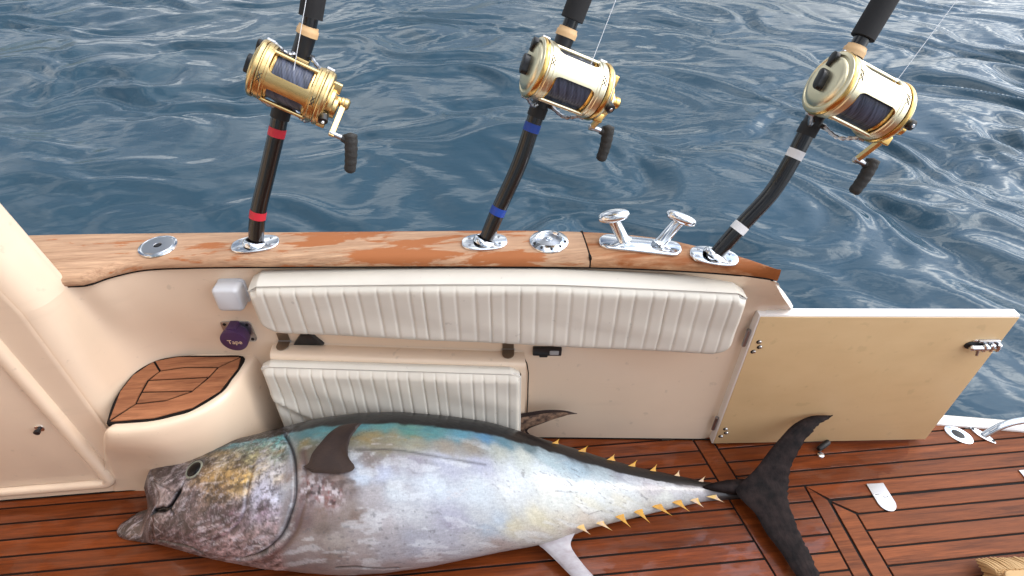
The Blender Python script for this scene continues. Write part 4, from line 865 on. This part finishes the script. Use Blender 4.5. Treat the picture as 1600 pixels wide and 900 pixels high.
PAINT= [(-0.816,30,75,68,68),(-0.736,33,80,75,70),(-0.658,33,85,120,125),(-0.596,40,90,130,135),(-0.542,49,90,135,135),(-0.874,54,85,78,80),(-0.822,77,100,92,95),(-0.734,74,120,105,85),(-0.682,80,150,130,95),(-0.623,84,165,145,105),(-0.695,91,130,112,90),(-0.686,63,125,118,105),(-0.594,63,150,145,120),(-0.538,63,140,150,140),(-0.581,78,165,150,115),(-0.526,82,165,160,150),(-0.511,65,120,135,135),(-0.775,101,112,100,102),(-0.697,104,105,92,98),(-0.649,112,100,85,92),(-0.678,129,125,110,112),(-0.754,132,115,100,102),(-0.812,123,100,88,90),(-0.909,130,105,92,90),(-0.995,108,110,98,92),(-0.974,68,95,82,82),(-0.863,147,110,96,95),(-0.857,97,150,140,140),(-0.573,98,160,160,175),(-0.52,99,175,178,190),(-0.569,112,130,118,128),(-0.518,112,160,155,165),(-0.588,130,135,120,120),(-0.536,126,145,132,135),(-0.645,144,135,120,120),(-0.701,145,130,115,115),(-0.497,142,160,145,145),(-0.466,82,150,120,105),(-0.452,100,140,112,112),(-0.46,117,130,105,105),(-0.468,62,140,135,100),(-0.425,50,70,160,170),(-0.458,53,70,140,150),(-0.507,46,80,135,140),(-0.464,68,130,120,100),(-0.511,32,50,50,56),(-0.437,32,48,48,54),(-0.328,36,52,52,60),(-0.223,38,60,60,70),(-0.083,39,56,58,70),(0.022,41,58,62,78),(0.127,41,52,55,68),(0.275,43,52,55,68),(0.425,51,55,58,70),(0.579,62,55,55,62),(0.678,68,50,45,48),(-0.322,50,70,165,175),(-0.254,50,85,165,165),(-0.186,51,90,160,150),(-0.118,52,80,160,165),(-0.05,55,80,165,190),(0.019,58,70,150,195),(0.071,59,95,150,170),(0.141,57,110,140,150),(-0.299,61,165,150,105),(-0.234,61,160,155,125),(-0.248,67,155,145,125),(-0.168,65,165,165,145),(-0.083,69,170,160,145),(-0.018,70,165,155,140),(0.05,71,190,195,185),(0.12,71,205,212,205),(0.19,67,180,205,215),(0.264,67,165,195,212),(0.338,73,175,195,205),(0.415,77,165,170,185),(0.491,86,175,170,180),(0.569,98,195,195,200),(0.631,110,175,170,175),(0.692,109,110,95,92),(0.754,104,75,62,60),(0.814,107,55,48,50),(-0.279,79,145,130,125),(-0.215,80,155,145,150),(-0.31,89,190,205,225),(-0.246,88,185,195,220),(-0.166,82,165,160,175),(-0.085,83,180,185,205),(-0.003,84,175,180,205),(0.081,87,205,215,225),(0.186,85,210,222,230),(0.293,94,205,215,218),(0.406,101,200,210,215),(0.526,118,210,212,205),(0.608,133,190,190,188),(-0.371,93,150,125,112),(-0.339,97,140,122,118),(-0.421,96,185,175,185),(-0.386,101,185,160,165),(-0.402,109,150,130,122),(-0.339,110,160,145,138),(-0.316,114,140,118,105),(-0.277,102,185,180,185),(-0.213,99,195,205,215),(-0.118,100,200,212,225),(-0.022,101,200,212,222),(0.077,107,212,218,220),(0.18,105,218,222,215),(0.287,119,220,218,200),(0.402,125,215,212,195),(0.503,142,200,195,185),(-0.402,122,135,118,110),(-0.435,131,165,150,145),(-0.371,131,180,170,165),(-0.308,123,175,165,165),(-0.246,119,190,185,190),(-0.184,116,195,198,205),(-0.09,119,180,182,200),(-0.075,127,160,155,175),(-0.009,122,195,200,205),(0.038,129,185,200,215),(0.003,139,180,195,210),(0.071,136,215,208,180),(0.139,130,222,215,185),(0.137,150,205,198,185),(0.209,138,218,212,195),(0.285,143,215,205,190),(0.246,159,200,185,175),(-0.441,148,165,150,148),(-0.378,147,150,135,128),(-0.314,145,175,165,165),(-0.252,144,175,172,180),(-0.174,141,172,175,190),(-0.094,142,180,182,195),(-0.03,147,190,190,195),(0.034,157,185,170,165),(-0.162,160,175,160,162),(-0.258,162,170,155,155),(-0.351,158,160,145,142),(-0.45,160,150,132,130),(-0.546,155,140,122,120)]
PECA= [(-0.456,0.896,0.302),(-0.441,0.901,0.306),(-0.435,0.922,0.311),(-0.419,0.945,0.315),(-0.396,0.977,0.317),(-0.371,0.996,0.316),(-0.337,0.998,0.318),(-0.312,0.994,0.318)]
PECB= [(-0.429,0.876,0.301),(-0.359,0.862,0.307),(-0.324,0.864,0.309),(-0.32,0.875,0.312),(-0.337,0.897,0.317),(-0.339,0.929,0.322),(-0.33,0.961,0.322),(-0.312,0.994,0.318)]
DORA= [(0.035,1.085,0.183),(0.101,1.085,0.197),(0.198,1.085,0.21),(0.259,1.085,0.202),(0.303,1.085,0.181)]
DORB= [(0.174,1.085,0.075),(0.151,1.085,0.118),(0.2,1.085,0.147),(0.26,1.085,0.174),(0.303,1.085,0.181)]
ANA= [(0.125,0.761,0.06),(0.154,0.748,0.045),(0.189,0.712,0.035),(0.222,0.675,0.025),(0.269,0.623,0.02)]
ANB= [(0.248,0.773,0.06),(0.233,0.746,0.045),(0.257,0.701,0.035),(0.282,0.669,0.025),(0.312,0.622,0.02)]
TLA= [(1.085,1.012,0.17),(1.021,1.02,0.165),(0.96,1.002,0.155),(0.918,0.977,0.14),(0.871,0.946,0.115),(0.816,0.905,0.085),(0.767,0.878,0.06),(0.746,0.859,0.05),(0.759,0.825,0.045),(0.779,0.791,0.04),(0.788,0.735,0.035),(0.807,0.681,0.03),(0.821,0.621,0.025),(0.853,0.536,0.02),(0.909,0.48,0.015)]
TLB= [(1.085,1.012,0.17),(1.062,1.001,0.165),(1.034,0.991,0.16),(0.99,0.963,0.14),(0.951,0.93,0.115),(0.92,0.895,0.085),(0.906,0.861,0.06),(0.889,0.82,0.05),(0.883,0.784,0.045),(0.882,0.726,0.035),(0.886,0.666,0.03),(0.886,0.611,0.025),(0.894,0.532,0.02),(0.909,0.48,0.015)]
FD= [(0.223,0.992,0.179),(0.303,0.978,0.148),(0.388,0.961,0.117),(0.452,0.948,0.097),(0.515,0.937,0.08),(0.587,0.924,0.063),(0.662,0.91,0.044)]
FV= [(0.262,0.779,0.082),(0.322,0.796,0.063),(0.384,0.81,0.061),(0.443,0.823,0.054),(0.505,0.835,0.048),(0.569,0.847,0.039),(0.625,0.856,0.027),(0.686,0.862,0.023)]
BKX= [-0.909,-0.808,-0.693,-0.614,-0.534,-0.481,-0.429,-0.324,-0.221,-0.083,0.019,0.089,0.178,0.268,0.361,0.458,0.555,0.655,0.756]
BKT= [0.873,0.681,0.663,0.716,0.803,0.785,0.768,0.803,0.82,0.838,0.89,0.908,0.908,0.995,1.082,1.169,1.326,1.361,1.466]
# ======================= TUNA BODY (one continuous skin)
PHI=R(20); ST=np.array(ST); NX,NT=900,300
def sm(a,k):
    for _ in range(k): a=np.r_[a[0],(a[:-2]+2*a[1:-1]+a[2:])/4,a[-1]]
    return a
# a rounded snout tip in front of the first station and a narrow end inside the tail
sx=np.r_[-1.052,-1.049,-1.042,ST[:,0]]; sy=np.r_[ST[0,1],ST[0,1],ST[0,1],ST[:,1]]; sa=np.r_[.0005,.010,.018,ST[:,2]]; sz=np.r_[ST[0,3],ST[0,3],ST[0,3],ST[:,3]]
fx=np.linspace(sx[0],sx[-1],NX); FY_=sm(np.interp(fx,sx,sy),3); FA=sm(np.interp(fx,sx,sa),3); FZ=sm(np.interp(fx,sx,sz),3)
FA[0]=.0005
RA=np.interp(fx,[-1.05,-.93,-.86,.5,.8],[.66,.66,.72,.72,.8])
th=np.linspace(0,2*np.pi,NT,endpoint=False)
T,XF=np.meshgrid(th,fx); A=FA[:,None]; RR=RA[:,None]
flat=1-.10*np.clip(-np.sin(T),0,1)      # the side it lies on is pressed a little
e=np.cos(T)*A; n=np.sin(T)*A*RR*flat
# ---- relief
def dist(poly,lab_t=True):
    """distance (m) of every skin point to a polyline given as (x, angle in degrees)"""
    S_=XF; E_=T*A*.86   # unrolled arc coordinate
    best=np.full(XF.shape,9.); 
    P=[(x,math.radians(t)*np.interp(x,fx,FA)*.86) for x,t in poly]
    for (x0,y0),(x1,y1) in zip(P[:-1],P[1:]) if len(P)>1 else []:
        dx,dy=x1-x0,y1-y0; l2=dx*dx+dy*dy+1e-12; t=np.clip(((S_-x0)*dx+(E_-y0)*dy)/l2,0,1)
        best=np.minimum(best,np.hypot(S_-x0-t*dx,E_-y0-t*dy))
    if len(P)==1: best=np.hypot(S_-P[0][0],E_-P[0][1])
    return best
MOUTH=MOUTH+[(-.890,111),(-.906,112)]
def spl(p): return [tuple(q) for q in catmull(p,4)]
dOP,dOP2,dPR,dMO,dM2,dMX,dJW,dLT,dSL,dEY,dTO=[dist(spl(p)) if len(p)>2 else dist(p) for p in (OPER,OPER2,PREOP,MOUTH,MOUTH2,MAXI,JAW,LAT,SLIT,EYEPT,TORN)]
g=lambda d,w: np.exp(-(d/w)**2)
Pn=np.stack([XF*1.0,T*A,XF*0],-1)
N1=vnoise(Pn*14,4); N2=vnoise(Pn*np.array([30,60,1])+5,4); N3=vnoise(Pn*90+9,3); N4=vnoise(Pn*np.array([9,34,1])+3,4); N5=vnoise(Pn*260+2,2)
head=np.clip((-.50-XF)/.02,0,1)
disp=-.0085*g(dOP,.0048)+.0012*g(dOP-.012,.012)*(XF<-.44)*(XF>-.8)-.0022*g(dOP2,.005)-.0045*g(dPR,.006)-.016*g(dMO,.0055)-.005*g(dM2,.0025)-.0028*g(dMX,.003)-.006*g(dJW,.004)-.0012*g(dLT,.003)-.006*g(dSL,.0035)
disp+=(.0045*(N1-.5)+.0022*(N3-.5))*np.clip(FA/.1,0,1)[:,None]*(.35+.65*head)
disp+=.006*(vnoise(Pn*55+1,3)-.5)*g(dTO,.028)
disp-=.004*g(dEY-.0,.014)
disp*=np.clip((XF-sx[0])/.03,0,1)
nrm_e=np.cos(T); nrm_n=np.sin(T)
e=e+disp*nrm_e; n=n+disp*nrm_n
ZC=FZ[:,None]
Y=FY_[:,None]+e*math.cos(PHI)-n*math.sin(PHI); Zz=ZC+e*math.sin(PHI)+n*math.cos(PHI)
ef=np.cos(T); wR=np.exp(-np.clip(XF+.905,0,None)/.05)*np.clip((XF+.945)/.018,0,1)
XS=XF+wR*(-.032*np.clip((ef-.05)/.55,0,1)+.016*np.exp(-((ef+.12)/.28)**2)*np.clip(np.sin(T),0,1))
Zz=np.maximum(Zz-.010,.0025)
V=np.stack([XS,Y,Zz],-1)
# ---- skin colours: interpolated patches + blotches, speckle and scratches
PT=np.array([p[:2] for p in PAINT],float); PC=np.array([srgb(p[2:]) for p in PAINT])
px=PT[:,0]; pe=np.radians(PT[:,1])*np.interp(PT[:,0],fx,FA)*.86
S_=XF+.020*(N1-.5)*2+.008*(N3-.5)*2; E_=T*A*.86+.022*(vnoise(Pn*16+40,4)-.5)*2+.006*(vnoise(Pn*80+40,3)-.5)*2
E_=np.where(T>1.42*math.pi,(T-2*math.pi)*A*.86,E_)
wsum=np.zeros(XF.shape); C=np.zeros(XF.shape+(3,))
for k in range(len(px)):
    d2=((S_-px[k])/1.25)**2+((E_-pe[k])*1.15)**2; w=1/(d2+1.3e-4)**1.75; wsum+=w; C+=w[...,None]*PC[k]
C/=wsum[...,None]
# underside and back stay plain: pale belly, dark back
bl=np.clip((T-math.radians(188))/.25,0,1)*np.clip((1.55*math.pi-T)/.4,0,1); C=C*(1-bl[...,None])+np.array(srgb((196,190,192)))*bl[...,None]
bk=np.clip((T-1.5*math.pi)/.25,0,1); C=C*(1-bk[...,None])+np.array(srgb((46,46,54)))*bk[...,None]
TB=np.interp(fx,BKX,BKT)[:,None]   # edge of the dark back
def mul(m,c): 
    global C; m=np.clip(m,0,1)[...,None]; C=C*(1-m)+C*np.array(c)*m
def mixc(m,c):
    global C; m=np.clip(m,0,1)[...,None]; C=C*(1-m)+np.array(srgb(c))*m
na=.55+.45*head; C*= (1+na*((.22+.3*head)*(N3-.5)+.30*(N1-.5)+.34*(N4-.5)+.16*(N5-.5)))[...,None]
gy=C.mean(-1,keepdims=True); C=np.clip(gy+(C-gy)*(1+.35*head[...,None]-.12*(1-head[...,None])),.004,1); hm=head[...,None]; C=C*(1-hm)+C*1.16*(1+1.3*(N2-.5)+1.0*(N3-.5))[...,None]*hm
mixc(head*np.clip((vnoise(Pn*np.array([40,75,1])+77,4)-.56)*7,0,.42),(66,54,54))
mixc(head*np.clip((vnoise(Pn*np.array([34,110,1])+177,4)-.62)*7,0,.4),(190,186,194))
flank=(1-head)*np.clip((T-.9)/.3,0,1)
mixc(flank*np.clip((vnoise(Pn*np.array([10,22,1])+31,5)-.60)*6,0,.35)*np.clip((-.1-XF)/.3,0,1),(150,128,122))
mixc(flank*np.clip((vnoise(Pn*np.array([14,40,1])+61,5)-.58)*7,0,.35),(226,232,238))
mixc(flank*np.clip((vnoise(Pn*np.array([70,160,1])+11,2)-.74)*14,0,.5)*np.clip((vnoise(Pn*6+8,2)-.45)*5,0,1),(112,112,118))
# turquoise flecks along the back edge
TB2=TB+.07*(vnoise(Pn*np.array([30,50,1])+91,4)-.5)*2
bkm=np.clip((TB2-T)/.05,0,1)*(T<2.2); mixc(bkm,(26,27,33)); mixc(np.clip((T-1.5*math.pi)/.1,0,1),(26,27,33))
tq=np.clip((vnoise(Pn*np.array([45,80,1])+21,4)-.46)*6,0,1)*g(T-TB2-.04,.05)*np.clip((XF+.80)/.08,0,1)*np.clip((.25-XF)/.4,0,1)*(1-bkm)
mixc(tq*.62,(74,140,152)); 
gl=np.clip((vnoise(Pn*np.array([30,70,1])+121,4)-.5)*6,0,1)*g(T-TB-.24,.12)*np.clip((XF+.84)/.08,0,1)*np.clip((.0-XF)/.2,0,1)
mixc(gl*.5,(168,142,84))
mixc(np.clip((XF+.605)/.02,0,1)*np.clip((-.478-XF)/.015,0,1)*g(T-math.radians(88),.55)*np.clip((vnoise(Pn*np.array([55,26,1])+301,4)-.40)*5,0,1)*.55,(188,190,202))
mixc(np.clip((XF+.80)/.03,0,1)*np.clip((-.60-XF)/.03,0,1)*g(T-math.radians(76),.13)*np.clip((vnoise(Pn*np.array([30,60,1])+321,4)-.38)*5,0,1)*.55,(184,156,104))
dPF=dist([(-.425,90),(-.33,93)]); mixc(g(dPF,.022)*np.clip((vnoise(Pn*np.array([30,90,1])+331,4)-.38)*6,0,1)*.75,(92,72,66))
dML2=dist([(-.885,75),(-.90,100)]); mixc(g(dML2,.006)*.6,(190,182,184))
rg=1-np.clip(np.abs(vnoise(Pn*np.array([42,62,1])+401,3)-.5)*26,0,1); mixc(head*rg*.42,(58,48,50))
rg=1-np.clip(np.abs(vnoise(Pn*np.array([75,55,1])+421,3)-.5)*24,0,1); mixc(head*rg*.30,(206,204,212))
mixc(head*np.clip((vnoise(Pn*np.array([120,170,1])+441,2)-.62)*8,0,.45),(60,50,50))
mixc(np.clip((XF-.66+.05*(N1-.5))/.09,0,1)*.9,(52,42,40)); mixc(np.clip((XF-.50)/.12,0,1)*g(T-math.radians(84),.25)*.35,(120,104,108))
# scratches
for k in range(60):
    x0=random.uniform(-.95,-.5) if k<42 else random.uniform(-.5,.4); t0=math.radians(random.uniform(60,140)); L_=random.uniform(.02,.07); an=random.uniform(-.7,.3)
    a0=np.interp(x0,fx,FA); d=dist([(x0,math.degrees(t0)),(x0+L_*math.cos(an),math.degrees(t0+L_*math.sin(an)/a0/.86))])
    mixc(g(d,.0011)*random.uniform(.2,.55),(214,206,206) if k%3 else (60,48,48))
mul(g(dOP,.0034)*1.0,(.10,.09,.11)); mixc(g(dOP-.008,.005)*.2*(XF<-.42),(130,150,160)); mixc(g(dOP2,.010)*.7,(104,74,70)); mul(g(dPR,.004)*.5,(.4,.36,.38))
dML=dist([(-.893,82),(-.872,100)]); mixc(g(dML,.011)*.7,(158,146,146)); mul(g(dMO,.0068)*1.5,(.02,.02,.03)); mul(g(dM2,.0026)*.9,(.08,.08,.1)); mul(g(dMX,.0026)*.6,(.3,.3,.3)); mul(g(dJW,.0045)*.9,(.12,.1,.1)); mul(g(dLT,.0026)*.75,(.28,.26,.28)); mul(g(dSL,.0038)*.95,(.05,.05,.06))
mixc(g(dTO,.030)*.35,(150,124,118)); mixc(g(dTO,.024)*np.clip((vnoise(Pn*110+4,3)-.45)*8,0,1)*.9,(222,214,220)); mixc(g(dTO,.022)*np.clip((vnoise(Pn*130+14,3)-.55)*9,0,1)*.55,(170,98,98)); mixc(g(dTO,.026)*np.clip((vnoise(Pn*100+24,3)-.60)*9,0,1)*.8,(60,44,46))
mixc((dEY<.024)*.35,(70,64,60))
C=.34*(np.clip(C,.003,1)/.34)**(1.22+.2*head[...,None]); C*=(.58+.22*head)[...,None]; gy=C.mean(-1,keepdims=True); C=gy+(C-gy)*.82; C=np.clip(C,0.002,.92)
fish=thing('bluefin_tuna','large silver bluefin tuna with a dark back and yellow finlets lying on the teak deck','fish',(-.2,.92,0))
v,f=grid(V,closev=True); f.append(tuple(range(NT))); f.append(tuple(range((NX-1)*NT,NX*NT)))
fb=obj('body',v,f,'fish_skin',fish,angle=180)
ca=fb.data.color_attributes.new('Col','FLOAT_COLOR','POINT'); ca.data.foreach_set('color',np.concatenate([C.reshape(-1,3),np.ones((NX*NT,1))],1).astype(np.float32).ravel())
def skin_pt(x,tdeg):
    i=int(np.argmin(abs(fx-x))); j=int(round(math.radians(tdeg)/(2*math.pi)*NT))%NT; p=Vector(V[i,j])
    a=Vector(V[min(i+3,NX-1),j])-Vector(V[max(i-3,0),j]); b=Vector(V[i,(j+3)%NT])-Vector(V[i,(j-3)%NT]); nn=b.cross(a).normalized()
    if nn.z<0: nn=-nn
    return p,nn
p,nn=skin_pt(*EYEPT[0])
xx=Vector((1,0,0)); xx=(xx-nn*xx.dot(nn)).normalized(); yy=nn.cross(xx); Me=basis(p-nn*.002,xx,yy,nn)
ey=obj('eye',*lathe([(-.006,.0335),(.003,.0330),(.0050,.0300),(.0040,.0262)],36,Me,cap=False),'eye_socket',fish)
obj('iris',*lathe([(.001,.0272),(.0050,.0265),(.0068,.0245),(.0066,.0215),(.004,.021)],36,Me,cap=False),'eye_ring',ey)
obj('pupil',*lathe([(.0035,.0218),(.0060,.0205),(.0088,.0155),(.0102,.008),(.0106,0)],32,Me),'eye_black',ey)
# ---- fins: lens section strips between a leading and a trailing edge
def fin(name,A_,B_,th_,m,parent=fish,n=34,k=12,ripple=0,up=Vector((0,0,1)),mm=4,nick=0):
    a=resamp(catmull(A_,mm),n); b=resamp(catmull(B_,mm),n); top=[];bot=[]
    if nick:
        jr=np.random.default_rng(3); b[3:-3,0]+=jr.normal(size=n-6)*nick; b[3:-3,1]+=jr.normal(size=n-6)*nick*.6
    for i in range(n):
        pa,pb=Vector(a[i]),Vector(b[i]); w=(pb-pa); t=(Vector(a[min(i+1,n-1)])-Vector(a[max(i-1,0)])); nn=t.cross(w)
        nn=nn.normalized() if nn.length>1e-9 else up
        if nn.dot(up)<0: nn=-nn
        r1_=[];r2_=[]
        for j in range(k+1):
            s=j/k; h=th_*(4*s*(1-s))**.6*(.35+.65*min(1,w.length/.05)); rp=ripple*math.sin(s*34+i*.15)*min(1,4*s*(1-s)*2)
            q=pa+w*s; r1_.append(q+nn*(h+rp)); r2_.append(q-nn*(h-rp))
        top.append(r1_+r2_[::-1][1:-1])
    v,f=grid(top,closev=True); L_=len(top[0]); f.append(tuple(range(L_))); f.append(tuple(range((n-1)*L_,n*L_)))
    return obj(name,v,f,m,parent,angle=60)
up_=lambda P,dz,tipdz=0: [(x,y,z+dz+tipdz*i/(len(P)-1)) for i,(x,y,z) in enumerate(P)]
fin('pectoral_fin',up_(PECA,-.004,.016),up_(PECB,-.004,.016),.0045,'fin_dark',ripple=.0008,nick=.0008)
PB_=[skin_pt(-.47,92)[0],skin_pt(-.43,96)[0],skin_pt(-.38,100)[0],skin_pt(-.33,97)[0],skin_pt(-.317,90)[0]]
PA_=[Vector(PECA[0]),Vector(PECB[0]),Vector(PECB[1]),Vector(PECB[2]),Vector(PECB[3])]
dfn=fin('second_dorsal_fin',DORA,DORB,.0035,'fin_dark',up=Vector((0,-1,0)))
mA=[Vector(a).lerp(Vector(b),.18)+Vector((0,-.0042,0)) for a,b in zip(DORA,DORB)][:-1]+[Vector(DORA[-1]).lerp(Vector(DORA[-2]),.35)+Vector((0,-.004,0))]
mB=[Vector(a).lerp(Vector(b),.86)+Vector((0,-.0042,0)) for a,b in zip(DORA,DORB)][:-1]+[Vector(DORA[-1]).lerp(Vector(DORA[-2]),.38)+Vector((0,-.004,0))]
fin('fin_membrane',mA,mB,.0016,'fin_membrane',dfn,up=Vector((0,-1,0)))
fin('anal_fin',ANA,ANB,.007,'fin_white',ripple=.0005)
fin('tail_fin',TLA,TLB,.0085,'tail_dark',n=90,k=16,ripple=.0005,nick=.0016)
# keel joining the body to the tail
kp=[(.60,.893,.0),(.66,.890,.0),(.74,.884,.0),(.80,.874,.0),(.86,.862,.0)]
rows=[]
for x,hw,hh in ((.66,.003,.004),(.69,.012,.012),(.74,.022,.019),(.79,.026,.019),(.83,.024,.015),(.87,.014,.010),(.90,.004,.005)):
    yc=float(np.interp(x,[.6,.75,.815,.9],[.893,.882,.872,.852])); zc=float(np.interp(x,[.6,.75,.815,.9],[.040,.036,.040,.046]))
    rows.append([(x,yc+hw*math.cos(q),zc+hh*math.sin(q)) for q in [2*math.pi*k/20 for k in range(20)]])
v,f=grid(rows,closev=True); f.append(tuple(range(20))); f.append(tuple(range(120,140))); obj('tail_keel',v,f,'tail_dark',fish,angle=80)
# finlets
def finlet(p,dirv,back,h,w,m):
    p=Vector(p); d=Vector(dirv).normalized(); b=Vector(back).normalized()
    a0=p-b*w*.7-d*.006; a1=p+b*w*.45-d*.006; tip=p+d*h+b*w*.62
    rows=[]
    for s,k in ((0,1),(.35,.8),(.7,.4),(1,.06)):
        l0=a0.lerp(tip,s)+b*w*.10*math.sin(s*3.1); l1=a1.lerp(tip+b*.0008,s)-b*w*.16*math.sin(s*3.1); nn=b.cross(d).normalized()*.0018*k
        rows.append([l0,l0.lerp(l1,.4)+nn,l1,l0.lerp(l1,.4)-nn])
    v,f=grid(rows,closev=True); f.append((0,1,2,3)); f.append((12,13,14,15)); return obj('finlet',v,f,m,fish,angle=40)
for i,p in enumerate(FD): finlet(Vector(p)+Vector((0,0,.0)),(0.05+.25*math.sin(i*2.3),.75,.66),(1,-.12,-.22),(.010,.014,.016,.014,.016,.013,.012)[i],(.018,.022,.024,.02,.018,.016,.015)[i],'finlet_yellow' if i<5 else 'finlet_pale')
for i,p in enumerate(FV): finlet(Vector(p)+Vector((0,0,.0)),(.25+.2*math.sin(i*1.9),-.95,-.12),(1,.13,-.05),(.026,.030,.036,.038,.036,.032,.026,.022)[i],.030,'finlet_pale' if i in (0,1,6,7) else 'finlet_yellow')
# pelvic fin tucked in its groove
fin('pelvic_fin',[(-.262,.704,.055),(-.30,.700,.048),(-.35,.690,.040),(-.385,.682,.034)],[(-.255,.690,.045),(-.30,.680,.038),(-.345,.672,.030),(-.385,.682,.034)],.003,'fin_dark')
